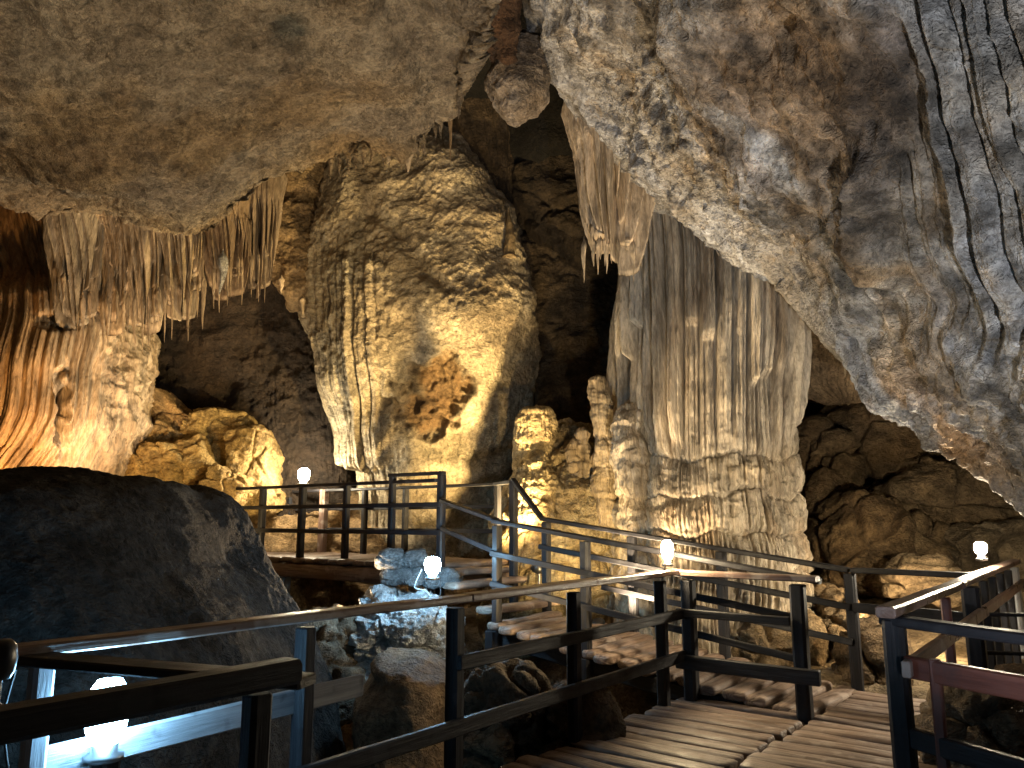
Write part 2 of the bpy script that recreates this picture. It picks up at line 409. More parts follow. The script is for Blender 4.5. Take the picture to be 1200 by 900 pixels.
D2 = np.array([.614, .789]); N2 = np.array([.789, -.614]); O2 = np.array([-1.77, 3.0])
def sp_(s, p, z=0.):
    q = O2+s*D2+p*N2; return np.array([q[0], q[1], z])
def floor_h(X, Y):
    s = (X-O2[0])*D2[0]+(Y-O2[1])*D2[1]; p = (X-O2[0])*N2[0]+(Y-O2[1])*N2[1]
    z = -1.15+0*X
    z = z+1.05*ss(6.6, 7.3, s)*ss(-1.5, .3, p)              # pale ground behind the landing
    z = z+.85*ss(6.9, 8.4, s)*(1-ss(-1.5, .3, p))            # behind ramp and platform
    z = z+.075*np.clip(Y-8, 0, 20)*ss(7, 8, s)
    z = z+.9*ss(-9, -14, X)+1.2*ss(13, 18, Y)
    z = z+.75*ss(2.4, 3.8, p)*ss(1.5, 5, s)
    return z
def build_floor():
    nx, ny = 420, 400
    X, Y = np.meshgrid(np.linspace(-17, 17, nx), np.linspace(-6, 20, ny))
    z = floor_h(X, Y)
    s = (X-O2[0])*D2[0]+(Y-O2[1])*D2[1]
    rough = .8+.4*(1-ss(6.6, 7.4, s))
    z = z+rough*(.16*fbm(X*.7, Y*.7, 0, 4, 5)+.09*ridged(X*1.9, Y*1.9, 0, 4, 6)+.035*fbm(X*7, Y*7, 0, 3, 8))
    f1, e, cid = cells(X*1.5, Y*1.5, z*0, 4)
    z = z+.16*(cid-.5)*ss(.0, .12, e)*(1-.7*ss(6.6, 7.4, s))
    V = np.stack([X, Y, z], -1)
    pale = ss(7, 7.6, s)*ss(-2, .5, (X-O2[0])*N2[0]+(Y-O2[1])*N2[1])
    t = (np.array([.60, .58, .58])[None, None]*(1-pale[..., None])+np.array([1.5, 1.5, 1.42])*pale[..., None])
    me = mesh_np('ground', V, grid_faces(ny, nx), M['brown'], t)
    link('ground', me, kind='structure')
build_floor()

# ------------------------------------------------------------------ left ceiling
def edge_world(pts):
    """pts: px,py,Z -> world"""
    out = []
    for px, py, z in pts:
        yc = (450-py)/FPX; dy = cp-yc*sp; dz = yc*cp+sp
        Y = (z-CAMZ)*dy/dz; out.append(P(px, py, Y))
    return out
EL = edge_world([(-420, 235, 5.4), (-150, 238, 5.4), (0, 243, 5.45), (60, 252, 5.5), (120, 247, 5.6), (180, 262, 5.55), (240, 274, 5.45), (285, 250, 5.6), (320, 222, 5.9), (350, 205, 6.1),
                 (385, 193, 6.25), (430, 180, 6.35), (480, 184, 6.25), (513, 150, 6.4), (545, 114, 6.3), (564, 66, 6.0), (580, 0, 5.6), (598, -120, 5.2)])
BL = [np.array([e[0]*(1 if e[0] > -3 else 1.0), -5.0, 5.0+.03*abs(e[0])]) for e in EL]
def ceil_disp(V, px, py, v, n):
    x, y, z = V[..., 0], V[..., 1], V[..., 2]
    h = .30*fbm(x*.35, y*.35, z*.35, 3, 21)+.11*fbm(x*1.2, y*1.2, z*1.2, 4, 22)
    wx = x+.3*noise(x*1.5, y*1.5, z, 4); wy = y+.3*noise(x*1.5+9, y*1.5, z, 5)
    h = h+.085*ridged(wx*2.4, wy*4.5, z*2, 4, 25)+.05*ridged(wx*6+wy*2, wy*9, z*4, 3, 27)
    f1, e_, c_ = cells(wx*3.2+wy, wy*4.6, z*0, 28); h = h+.07*ss(.0, .7, f1)*ss(-.3, .3, noise(x*.8, y*.8, 0, 29))
    patch = ss(.1, .5, fbm(x*.9, y*.9, z, 3, 41))
    h = h-.06*patch*ridged(wx*3.5, wy*6, z*2, 3, 44)
    near = np.exp(-(v/.06)**2)
    h = h+near*(.13*np.maximum(0, noise(x*3.1, y*3.1, 0, 31))+.10*np.maximum(0, noise(x*8, y*8, 0, 33))-.10)
    return h-.05
def ceil_tint(V, px, py, v):
    x, y, z = V[..., 0], V[..., 1], V[..., 2]
    t = np.ones(V.shape)
    a = ss(-.1, .5, fbm(x*.6, y*.6, 0, 4, 61))[..., None]
    t = t*(1-a)+t*a*np.array([.95, .84, .66])
    g = blob(px, py, 340, 22, 24, 18, .5)[..., None]; t = t*(1-g)+g*np.array([.42, .50, .58])
    e = ss(300, 420, px)*ss(-40, 130, py); t = t*(1+.12*e[..., None])
    return t*np.array([.97, .90, .79])
_, VL = sheet('ceiling', EL, BL, 620, 470, M['ceil'], ceil_disp, ceil_tint, fold=(-.2, 2.4, 3.2), power=1.55, kind='structure')

# ------------------------------------------------------------------ right overhanging slab
SLAB = [ # edge px,py,Y ; far px,py,Y
    (597, -140, 6.6, 640, -900, 4.0), (606, -40, 7.4, 700, -900, 3.6), (618, 35, 8.2, 780, -900, 3.2), (640, 85, 9.0, 900, -900, 2.8), (676, 142, 9.6, 1050, -850, 2.4),
    (722, 196, 9.6, 1200, -800, 2.2), (770, 240, 9.4, 1300, -700, 2.1), (815, 283, 9.2, 1400, -600, 2.0), (862, 318, 9.0, 1500, -500, 2.0), (910, 340, 8.9, 1560, -400, 2.0),
    (945, 378, 8.7, 1620, -300, 2.0), (990, 425, 8.4, 1700, -200, 2.0), (1035, 470, 8.1, 1750, -100, 2.0), (1085, 500, 7.8, 1800, 0, 2.05), (1130, 528, 7.5, 1850, 100, 2.1),
    (1175, 568, 7.1, 1900, 250, 2.2), (1230, 612, 6.8, 1950, 400, 2.3), (1320, 660, 6.4, 2000, 600, 2.5), (1480, 730, 6.0, 2050, 800, 2.7)]
def slab_disp(V, px, py, v, n):
    x, y, z = V[..., 0], V[..., 1], V[..., 2]
    inn = ss(.0, .22, v)
    h = .38*fbm(x*.45, y*.45, z*.45, 3, 51)*ss(0, .12, np.abs(v))+.22*np.sin(np.clip(v, 0, 1)*math.pi)
    # long ledges that follow the slanting edge
    q = v*9+1.2*noise(x*.6, y*.6, z*.6, 52)
    h = h+.15*ridged(q*.55, x*.35, z*.35, 4, 53)*ss(.02, .15, v)
    h = h+inn*(.12*ridged(x*1.6, y*1.6, z*1.3, 5, 55)+.085*ridged(x*4.2, y*4.2, z*3.2, 4, 56))+.030*fbm(x*8, y*8, z*8, 4, 58)
    # pitted corroded zones
    pz = blob(px, py, 870, 230, 120, 90, .6, .5)+blob(px, py, 1120, 460, 110, 60, .6, .6)+blob(px, py, 760, 120, 70, 70, .6)
    h = h-.13*np.clip(pz, 0, 1)*np.maximum(0, ridged(x*4.5, y*4.5, z*3.0, 4, 60))
    # smooth brown hollow
    hol = blob(px, py, 980, 80, 110, 100, .35, .2)
    h = h-.28*hol
    # fluted drapery on the far right
    fl = ss(1050, 1085, px+18*noise(z*2, y*2, 0, 5))*(1-ss(340, 430, py))
    aa = .9*(px-1100-.27*(py-100)+30*noise(px*.006, py*.008, 0, 70))/FPX*4.0
    f_, i_ = flute(aa, z, .105, 71, .6, .6)
    f2, i2 = flute(aa, z, .04, 74, .5, .8)
    h = h*(1-.7*fl)+fl*(.17*f_**2+.05*f2**2-.08)
    # lip near the edge
    h = h+.10*np.exp(-((v-.10)/.04)**2)
    return h
def slab_tint(V, px, py, v):
    x, y, z = V[..., 0], V[..., 1], V[..., 2]
    nz1 = fbm(x*1.3, y*1.3, z*1.3, 5, 81)
    t = np.ones(V.shape)
    n2 = fbm(x*4.5, y*4.5, z*4.5, 4, 83)
    def mix(mask, c):
        nonlocal t
        m = np.clip(mask, 0, 1)[..., None]; t = t*(1-m)+m*np.array(c)
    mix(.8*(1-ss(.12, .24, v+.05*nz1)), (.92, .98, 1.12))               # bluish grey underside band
    mix(.9*ss(.0, .45, nz1)*ss(.12, .3, v), (1.15, .93, .66))
    mix(.8*blob(px, py, 985, 85, 115, 110, .5, .25), (.85, .58, .33))
    mix(.8*blob(px, py, 1055, 130, 35, 160, .5), (.34, .30, .29))
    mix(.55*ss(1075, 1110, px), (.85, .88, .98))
    mix(.8*blob(px, py, 1130, 480, 90, 38, .7, .6)*ss(-.2, .3, nz1), (1.3, .86, .46))  # warm patch paints the right lamp's light on the slab
    mix(.9*blob(px, py, 925, 150, 90, 10, .8, .78), (1.35, 1.35, 1.35))
    t = t*np.clip(1+1.1*n2*ss(.1, .3, v), .45, 1.7)[..., None]
    return t
ES = [P(a, b, c) for a, b, c, d, e, f in SLAB]; FS = [P(d, e, f) for a, b, c, d, e, f in SLAB]
fold = [np.array([.9, 2.3, 1.6]) if k > 2 else np.array([.9, 1.0, 2.5]) for k in range(len(SLAB))]
sheet('overhanging_slab', ES, FS, 720, 560, M['slab'], slab_disp, slab_tint, fold=fold, power=1.0, kind='structure')

# ================================================================== BIG FORMATIONS
# ---- central rock
def central_disp(V, px, py, arc, n):
    x, y, z = V[..., 0], V[..., 1], V[..., 2]
    ox, oy = px, py; px = px+15*fbm(x*1.3, y*0, z*1.3, 4, 98); py = py+15*fbm(x*1.3+9, y*0, z*1.3, 4, 99)
    h = .32*fbm(x*.45, y*.45, z*.45, 3, 101)+.05*fbm(x*1.2, y*1.2, z*1.2, 4, 103)
    wr = 1-ss(400, 470, py)*(1-ss(520, 600, px)*.7)       # wrinkled upper part
    u1 = x*.9+z*1.1; w1 = -x*1.1+z*.9
    h = h+wr*(.06*(ridged(u1*.8, y*.6, w1*1.5, 5, 105)-.5)+.050*ridged(u1*3, y*2.2, w1*5, 4, 107)+.022*ridged(x*8, y*8, z*10, 3, 108))
    h = h+.018*fbm(x*9, y*9, z*9, 3, 109)
    # diagonal gully from upper left to the right
    gl = np.abs((py-265)-(px-455)*1.1)/1.5
    h = h-.16*np.exp(-(gl/9)**2)*blob(px, py, 480, 290, 70, 80, .5)
    # drapery on the left side
    dr = (1-ss(415, 470, px+8*noise(z*1.5, 0, 0, 3)))*ss(260, 330, py)
    f_, i_ = flute(arc, z, .16, 111, .6); f2, _ = flute(arc, z, .06, 113, .4)
    h = h+dr*(.17*f_+.05*f2-.07)
    bf = ss(440, 500, oy)*(.7)
    f3, _ = flute(arc, z, .10, 115, .5)
    h = h+bf*(1-dr)*.035*f3
    # hollow with brown rough rock
    hole = blob(ox+30*fbm(x*1.7, 0, z*1.7, 5, 94), oy+34*fbm(x*1.7+5, 0, z*1.7, 5, 95), 508, 462, 35, 50, .22, .35)
    h = h-.50*hole+hole*.34*ridged(x*2.2, y*2.2, z*2.2, 5, 117)
    h = h-.10*blob(px, py, 518, 522, 30, 20, .3)
    # left drape overhang: cut away beneath
    cut = (1-ss(395, 480, ox))*ss(545, 560, oy+9*noise(x*6, 0, 0, 9))
    h = h-.4*cut
    return h, hole
def central_tint(V, px, py, arc, hole):
    x, y, z = V[..., 0], V[..., 1], V[..., 2]
    t = np.ones(V.shape)*1.08
    def mix(mask, c):
        nonlocal t
        m = np.clip(mask, 0, 1)[..., None]; t = t*(1-m)+m*np.array(c)
    n1 = fbm(x*.9, y*.9, z*1.6, 5, 121)
    mix(.2*ss(.15, .5, n1)*(1-ss(400, 470, py)), (.50, .44, .36))
    mix(.5*blob(px, py, 470, 310, 80, 26, .6, .25)*ss(-.4, .3, n1), (.42, .37, .30))
    mix(.5*blob(px, py, 560, 340, 22, 70, .6, -.7)*ss(-.4, .2, n1), (.40, .36, .32))
    mix(.6*blob(px, py, 415, 180, 80, 30, .5), (.6, .55, .48))
    mix(hole*.92, (.36, .25, .15))
    mix(.8*blob(px, py, 518, 524, 30, 19, .25), (.50, .50, .46))
    mix(.6*(1-ss(400, 440, px)), (.86, .90, .92))
    return t
loft('limestone_rock', [(150, 440, 545, 14.8, 1.0), (178, 405, 560, 14.7, 1.5), (205, 384, 574, 14.6, 1.9), (250, 374, 592, 14.5, 2.1), (300, 370, 614, 14.5, 2.2), (350, 371, 627, 14.5, 2.3),
      (400, 374, 628, 14.5, 2.3), (450, 378, 625, 14.6, 2.2), (500, 382, 618, 14.7, 2.0), (540, 388, 605, 14.8, 1.9), (580, 400, 600, 14.9, 1.8), (650, 400, 606, 15.1, 1.8), (700, 400, 610, 15.1, 1.8)],
     M['cream'], 700, 460, .72, central_disp, central_tint,
     label='huge cream limestone rock with a brown hollow low on its face, behind the raised platform', cat='rock formation')

# ---- big column of draperies
def column_disp(V, px, py, arc, n):
    x, y, z = V[..., 0], V[..., 1], V[..., 2]
    low = ss(470, 560, py+26*noise(x*1.3, 0, 2.2, 4))
    f_, i_ = flute(arc, z, .185, 131, .55, .25)
    f2, _ = flute(arc, z, .065, 133, .8, .4)
    f3, _ = flute(arc, z, .045, 135, .5, .5)
    # tubes end in drips at different heights
    tip = ((_h(i_.astype(np.int64), i_.astype(np.int64)*0, i_.astype(np.int64)*0, 137) & np.uint32(255))/255.)
    endz = 370+tip*170
    tube = 1-ss(endz-6, endz+4, py)
    h = .20*fbm(x*.5, y*.5, z*.3, 3, 139)
    h = h+(1-low)*((.38*f_)*(.5+.5*tube)+.11*f2+.028*f3-.16)
    # knobbly rings on some tubes
    h = h+(1-low)*.035*np.maximum(0, noise(i_*3.7, z*2.6, 0, 141))
    # lower cauliflower tiers with short flutes
    q = z*2.1+.6*noise(x*.9, y*.9, z*.4, 143)+.3*noise(x*3, y*3, z, 144); fr = q-np.floor(q)
    tier = (1-fr)**.6*.085*ss(0, .14, fr)
    h = h+low*(tier-.10+.07*f2+.07*f3*ss(.1, .5, fr)+.08*fbm(x*1.1, y*1.1, z*1.1, 4, 145)+.05*ridged(x*4, y*4, z*6, 3, 146))
    h = h+.012*fbm(x*14, y*14, z*5, 3, 147)
    return h, (f_, low, fr)
def column_tint(V, px, py, arc, e):
    x, y, z = V[..., 0], V[..., 1], V[..., 2]
    t = np.ones(V.shape)
    n1 = fbm(x*2.2, y*2.2, z*.5, 4, 151)
    m = np.clip(.7*ss(.1, .6, n1), 0, 1)[..., None]; t = t*(1-m)+m*np.array([.62, .52, .42])
    m = (.35*e[1]*ss(.0, .5, fbm(x, y, z, 3, 153)))[..., None]; t = t*(1-m)+m*np.array([.70, .64, .55])
    return t
loft('limestone_column', [(110, 715, 880, 11.4, 1.0), (200, 738, 880, 11.4, 1.1), (260, 742, 892, 11.3, 1.15), (320, 744, 906, 11.3, 1.2), (400, 742, 908, 11.2, 1.25), (470, 738, 910, 11.1, 1.3), (540, 734, 914, 11.0, 1.4),
      (600, 732, 922, 10.9, 1.5), (650, 736, 924, 10.8, 1.55), (720, 730, 926, 10.8, 1.6), (800, 725, 932, 10.8, 1.7)],
     M['flow'], 1100, 560, .7, column_disp, column_tint,
     label='massive pale fluted column of hanging tubes and tiers under the slanting slab', cat='cave column')

# ---- hanging curtain in front of column top
def curtain_disp(w1=.12, seed=161, tipk=0.):
    def d(V, px, py, arc, n):
        x, y, z = V[..., 0], V[..., 1], V[..., 2]
        f_, i_ = flute(arc, z, w1, seed, .5, .3); f2, _ = flute(arc, z, w1*.35, seed+2, .5, .5)
        return .55*w1*f_+.12*w1*f2+.06*fbm(x, y, z*.5, 3, seed+4)+.01*fbm(x*12, y*12, z*6, 3, seed+5)
    return d
loft('stalactite_curtain', [(120, 660, 760, 10.0, .5), (170, 674, 775, 9.9, .5), (220, 681, 772, 9.9, .45), (262, 686, 765, 9.9, .35), (290, 692, 760, 9.9, .22), (318, 700, 750, 9.9, .1)],
     M['flow'], 520, 260, .8, curtain_disp(.14, 161), const_tint((.98, .92, .86)), rag=(.14, 161, .35),
     label='pale hanging curtain beside the top of the big column, where the slab edge begins', cat='stalactite')
# slender cone-shaped drips
def drip(name, px, py0, py1, Y, r0, mat, seed, label, cat='stalactite', up=False, group=None, tint=(1, 1, 1), lean=0.):
    """stalactite (root at py0, tip at py1) or stalagmite if up"""
    nu, nv = 26, 44
    a = P(px, py0, Y); b = P(px+lean, py1, Y)
    t = np.linspace(0, 1, nv)
    k = t if not up else 1-t
    rad = r0*(1.02-k**(.9 if not up else 1.6))
    rng = noise(t*6, seed*1.7, 0, seed)
    rad = rad*(1+.30*rng)+r0*.03
    rad[-1 if not up else 0] = r0*.01
    if not up: rad = rad*(.03+.97*ss(0, .28, t))
    else: rad[-1] *= 1.15
    th = np.linspace(0, 2*np.pi, nu, endpoint=False)
    cx = a[0]+(b[0]-a[0])*t+r0*.35*noise(t*3, 5.5, seed, 2); cy = a[1]+r0*.3*noise(t*3, 9.5, seed, 3); cz = a[2]+(b[2]-a[2])*t
    V = np.zeros((nv, nu, 3))
    rr = rad[:, None]*(1+.14*np.cos(th*3+seed)[None]+.10*noise(np.cos(th)[None]*2, np.sin(th)[None]*2, (t*8)[:, None], seed))
    V[..., 0] = cx[:, None]+rr*np.cos(th); V[..., 1] = cy[:, None]+rr*np.sin(th); V[..., 2] = cz[:, None]
    base = a if not up else b
    me = mesh_np(name, V-base, grid_faces(nv, nu, True), mat, np.ones(V.shape)*np.array(tint))
    o = link(name, me, None, label, cat, group); o.location = tuple(base); return o

# ---- left orange flowstone wall
def left_disp(V, px, py, arc, n):
    x, y, z = V[..., 0], V[..., 1], V[..., 2]
    f_, i_ = flute(arc, z, .17, 171, .7, .3); f2, _ = flute(arc, z, .075, 173, .8, .4); f3, _ = flute(arc, z, .033, 175, .4, .6)
    rg = ss(100, 125, px)*ss(330, 400, py)          # rough knobbly pillar at right
    h = .30*fbm(x*.5, y*.5, z*.3, 3, 177)+(1-rg)*(.15*f_+.06*f2+.02*f3-.1)
    h = h+rg*(.16*ridged(x*1.6, y*1.6, z*1.6, 5, 178)+.06*fbm(x*5, y*5, z*5, 4, 179)+.03*f2)
    wpx = px+10*noise(x*5, y*5, z*5, 4); h = h-.22*blob(wpx, py, 68, 378, 22, 9, .6)*ridged(x*6, y*6, z*8, 2, 6)-.5*blob(wpx, py, 72, 480, 7, 42, .5)
    h = h-.35*(1-ss(300, 345, py))*(1-ss(52, 75, px))
    return h
def left_tint(V, px, py, arc, e):
    x, y, z = V[..., 0], V[..., 1], V[..., 2]
    t = np.ones(V.shape)
    def mix(mask, c):
        nonlocal t
        m = np.clip(mask, 0, 1)[..., None]; t = t*(1-m)+m*np.array(c)
    n1 = fbm(x*2.4, y*2.4, z*.4, 4, 181)
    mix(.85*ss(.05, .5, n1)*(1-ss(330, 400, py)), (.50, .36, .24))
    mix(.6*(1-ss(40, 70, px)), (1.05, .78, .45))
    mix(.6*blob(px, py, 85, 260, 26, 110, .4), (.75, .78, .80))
    return t
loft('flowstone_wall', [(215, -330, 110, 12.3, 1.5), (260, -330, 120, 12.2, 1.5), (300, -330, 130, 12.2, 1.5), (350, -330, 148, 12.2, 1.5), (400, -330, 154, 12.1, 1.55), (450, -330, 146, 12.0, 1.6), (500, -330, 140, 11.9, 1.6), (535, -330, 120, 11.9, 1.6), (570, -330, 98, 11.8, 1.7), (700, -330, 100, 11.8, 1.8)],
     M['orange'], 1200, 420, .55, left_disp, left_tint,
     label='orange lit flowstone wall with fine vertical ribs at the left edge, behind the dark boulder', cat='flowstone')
# hanging tube bundles under the left ceiling
def bundle(px0, px1, py0, tips, Y, T, mat, seed, label, tint=(1, 1, 1), w=.09, name='stalactite_curtain'):
    m = .5*(px0+px1)
    rows = [(py0-30, px0-6, px1+6, Y, T)]
    for t, a in ((.0, 1), (.3, .98), (.55, .94), (.78, .86), (.93, .76), (1., .66)):
        c = m+(tips[0]-m)*t; hw = (px1-px0)/2*a
        rows.append((py0+(tips[1]-py0)*t, c-hw, c+hw, Y, T*(1-.8*t)))
    return loft(name, rows, mat, 420, 220, .8, curtain_disp(w, seed), const_tint(tint), label=label, cat='stalactite', rag=(w, seed, .5))
bundle(58, 112, 225, (86, 415), 10.9, .38, M['flow'], 201, 'grey hanging tube cluster in front of the orange ribs, lowest at the far left', (.66, .64, .60), .085)
bundle(106, 150, 243, (126, 405), 11.1, .34, M['flow'], 203, 'brown ribbed curtain just right of the grey tube cluster', (.80, .70, .58), .05)
bundle(144, 196, 250, (168, 398), 11.2, .34, M['flow'], 204, 'long buff curtain left of the middle of the ceiling rim', (.85, .77, .66), .055)
bundle(190, 242, 258, (212, 385), 11.2, .32, M['flow'], 205, 'broad buff curtain left of the small white stalactite', (.80, .73, .62), .05)
bundle(236, 292, 250, (266, 355), 11.3, .30, M['flow'], 207, 'dim brown curtain behind the small white stalactite', (.66, .56, .46), .055)
bundle(282, 330, 232, (300, 345), 11.6, .32, M['flow'], 209, 'grey brown curtain on the right shoulder of the left ceiling', (.64, .58, .52), .07)
for k in range(34):
    fx = 66+k*7.6+rng0.uniform(-3, 3); by = np.interp(fx, [60, 90, 170, 215, 265, 300, 325], [330, 372, 372, 362, 335, 325, 300])
    drip('stalactite', fx, by-34, by+rng0.uniform(6, 42), 10.75+rng0.uniform(-.1, .25), rng0.uniform(.028, .055), M['flow'], 140+k, 'thin pointed drip in the fringe under the left curtains', group='drips under the left curtains', tint=(.82, .72, .60))
# ribbed wall behind, the alcove's shade put into its tint
loft('flowstone_wall', [(240, 150, 400, 14.6, .9), (330, 150, 400, 14.6, .9), (420, 160, 395, 14.7, .8), (520, 150, 400, 14.7, .8), (640, 140, 420, 14.7, .8)],
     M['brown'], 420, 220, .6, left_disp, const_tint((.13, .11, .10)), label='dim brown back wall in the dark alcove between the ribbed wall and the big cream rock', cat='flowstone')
loft('hanging_rock', [(185, 296, 392, 13.6, .8), (240, 302, 388, 13.6, .8), (290, 312, 382, 13.5, .7), (320, 322, 376, 13.4, .6), (345, 342, 372, 13.4, .4), (358, 348, 362, 13.4, .2)],
     M['cream'], 240, 180, .8, gen_disp(215, .2, .14, .05), const_tint((.50, .42, .32)), label='rough brown hanging rock left of the big cream rock, with drips along its lower rim', cat='hanging rock')
drip('stalactite', 262, 292, 346, 10.6, .10, M['white'], 5, 'small bright white stalactite hanging below the left ceiling', tint=(1.15, 1.08, .95), lean=-4)
for k, (px, a, b, Y, r, lb) in enumerate([
    (478, 170, 202, 10.1, .11, 'stubby pale stalactite on the ceiling rim above the big cream rock'),
    (455, 175, 192, 10.2, .07, 'tiny stalactite left of the stubby one on the ceiling rim'),
    (528, 112, 190, 12.0, .06, 'thin dim stalactite in the dark gap right of the ceiling rim'),
    (354, 345, 372, 12.0, .07, 'short tip under the rough brown hanging rock, nearest the big cream rock'),
    (330, 322, 345, 12.0, .06, 'short tip at the left end under the rough brown hanging rock'),
    (310, 300, 340, 11.9, .06, 'slim brown tip between the grey brown curtain and the hanging rock'),
    (701, 275, 322, 9.75, .045, 'longest slim icicle under the pale hanging curtain, second from its left'),
    (694, 262, 292, 9.75, .04, 'short slim icicle at the left end under the pale hanging curtain'),
    (709, 275, 312, 9.75, .04, 'slim icicle third from the left under the pale hanging curtain'),
    (716, 280, 306, 9.75, .035, 'small icicle at the right end under the pale hanging curtain'),
    (990, 410, 441, 9.4, .035, 'tiny pale stalactite below the slab edge, right of the big column')]):
    drip('stalactite', px, a, b, Y, r, M['flow'], 20+k, lb, tint=(.9, .82, .72) if k != 2 else (.5, .42, .36))

for k in range(16):
    fx = 388+k*10+rng0.uniform(-3, 3); iy = np.interp(fx, [385, 430, 480, 510, 540], [193, 180, 184, 150, 112]); iY = np.interp(fx, [385, 430, 480, 510, 540], [10.0, 10.6, 10.2, 9.3, 8.0])
    drip('stalactite', fx, iy-12, iy+rng0.uniform(8, 26), iY, rng0.uniform(.04, .08), M['ceil'], 80+k, 'small drip in the ragged fringe along the ceiling rim above the big cream rock', group='drips on the ceiling rim', tint=(.9, .8, .68))
for k in range(9):
    fx = 686+k*8+rng0.uniform(-2, 2)
    drip('stalactite', fx, 276, 304+rng0.uniform(-8, 30), 9.80, rng0.uniform(.03, .05), M['flow'], 110+k, 'slim drip in the fringe of the pale hanging curtain at the top of the column', group='drips under the pale hanging curtain', tint=(.95, .88, .78))
# ---- dark gap rocks behind
loft('hanging_rock', [(90, 490, 600, 13.8, .6), (150, 505, 606, 13.8, .6), (200, 540, 600, 13.8, .5), (240, 560, 592, 13.8, .35), (262, 572, 585, 13.8, .2)],
     M['brown'], 260, 160, .8, curtain_disp(.2, 221), const_tint((.32, .29, .26)), label='smooth grey brown drape behind the top of the big cream rock', cat='hanging rock')  # tint darkened to carry the shade behind the cream rock
loft('hanging_rock', [(140, 640, 720, 14.2, .6), (200, 600, 760, 14.2, .8), (240, 595, 770, 14.1, .9), (280, 625, 780, 14.0, .9), (310, 680, 790, 14.0, .7), (330, 730, 790, 14., .4)],
     M['brown'], 260, 180, .8, gen_disp(223, .3, .18, .05, .08), const_tint((.17, .155, .14)), label='dark slanting rock in the gap between the cream rock and the fluted column', cat='hanging rock')  # shade of the gap put into this dark tint
loft('rock_wall', [(285, 600, 720, 15.2, .6), (310, 590, 740, 15.2, .9), (380, 590, 745, 15.1, 1.), (450, 590, 750, 15.0, 1.), (540, 590, 760, 14.9, 1.1), (640, 590, 760, 14.8, 1.2)],
     M['brown'], 300, 220, .7, gen_disp(225, .35, .16, .05, .05), const_tint((.42, .39, .35)), label='plain brown rock wall between the big cream rock and the fluted column', cat='rock wall')  # darker tint stands in for a face turned from the light
loft('hanging_rock', [(55, 600, 634, 8.6, .3), (75, 582, 640, 8.5, .4), (95, 574, 640, 8.5, .45), (115, 580, 634, 8.5, .38), (130, 594, 616, 8.5, .25), (138, 600, 608, 8.5, .1)],
     M['slab'], 200, 150, .8, gen_disp(227, .12, .12, .04), const_tint((.78, .70, .64)), label='round grey hanging lump in the cleft between the left ceiling and the slab', cat='hanging rock')
loft('hanging_rock', [(-60, 540, 612, 7.6, .4), (0, 560, 606, 7.7, .35), (30, 568, 604, 7.9, .3), (62, 584, 604, 8.1, .2), (78, 590, 602, 8.1, .1)],
     M['slab'], 200, 150, .8, gen_disp(229, .12, .12, .04), const_tint((.38, .24, .16)), label='dark brown tongue of rock at the top of the cleft between ceiling and slab', cat='hanging rock')
drip('stalagmite', 597, 243, 300, 12.4, .09, M['cream'], 61, 'little hooked pale stalagmite on the shoulder of the big cream rock', cat='stalagmite', up=True, tint=(.8, .72, .6))

# ---- mound and stalagmites
def mound_disp(V, px, py, arc, n):
    x, y, z = V[..., 0], V[..., 1], V[..., 2]
    f_, _ = flute(arc, z, .11, 241, .8, .5); f2, _ = flute(arc, z, .05, 243, .5, .6)
    q = z*1.6+1.3*noise(x*.9, y*.9, 0, 245)+.4*noise(x*3, y*3, z, 244); fr = q-np.floor(q)
    h = (1-fr)**.6*.15*ss(0, .12, fr)-.08+.16*fbm(x*1.1, y*1.1, z*1.1, 4, 246)+.05*f_*ss(.1, .4, fr)+.02*f2
    return h+.06*ridged(x*3.4, y*3.4, z*4.5, 4, 247)*ss(620, 660, px)+.03*ridged(x*5, y*5, z*8, 3, 248)
loft('flowstone_mound', [(500, 655, 690, 12.6, .3), (520, 632, 712, 12.5, .6), (548, 612, 724, 12.4, .8), (580, 598, 730, 12.3, 1.0), (620, 588, 735, 12.2, 1.1), (680, 578, 745, 12.2, 1.15), (760, 570, 755, 12.2, 1.2)],
     M['cream'], 520, 320, .8, mound_disp, const_tint((1.05, 1.0, .84)), label='tiered yellow flowstone mound at the foot of the fluted column, behind the ramp', cat='flowstone')
def stub_disp(seed):
    def d(V, px, py, arc, n):
        x, y, z = V[..., 0], V[..., 1], V[..., 2]
        f_, _ = flute(arc, z, .09, seed, .4, .5)
        q = z*2.2+.4*noise(x*2, y*2, 0, seed); fr = q-np.floor(q)
        return .045*((1-fr)**.6*ss(0, .2, fr)-.4)+.035*f_+.07*fbm(x*3, y*3, z*3, 4, seed+2)+.03*ridged(x*7, y*7, z*5, 3, seed+4)
    return d
loft('stalagmite', [(479, 616, 638, 11.9, .15), (486, 610, 644, 11.9, .3), (505, 607, 648, 11.9, .35), (522, 609, 646, 11.9, .34), (530, 607, 645, 11.9, .34), (560, 604, 655, 11.8, .5), (610, 590, 670, 11.8, .7)],
     M['cream'], 220, 220, .9, stub_disp(251), const_tint((1.0, .96, .82)), label='fat round-topped stalagmite at the left end of the yellow mound', cat='stalagmite')
loft('stalagmite', [(440, 699, 703, 11.2, .05), (450, 697, 708, 11.2, .1), (480, 696, 714, 11.2, .14), (520, 698, 716, 11.2, .15), (570, 700, 718, 11.2, .17), (620, 698, 724, 11.2, .22)],
     M['flow'], 160, 260, .9, stub_disp(253), const_tint((.95, .85, .7)), label='tall slender stalagmite standing just left of the fluted column', cat='stalagmite')
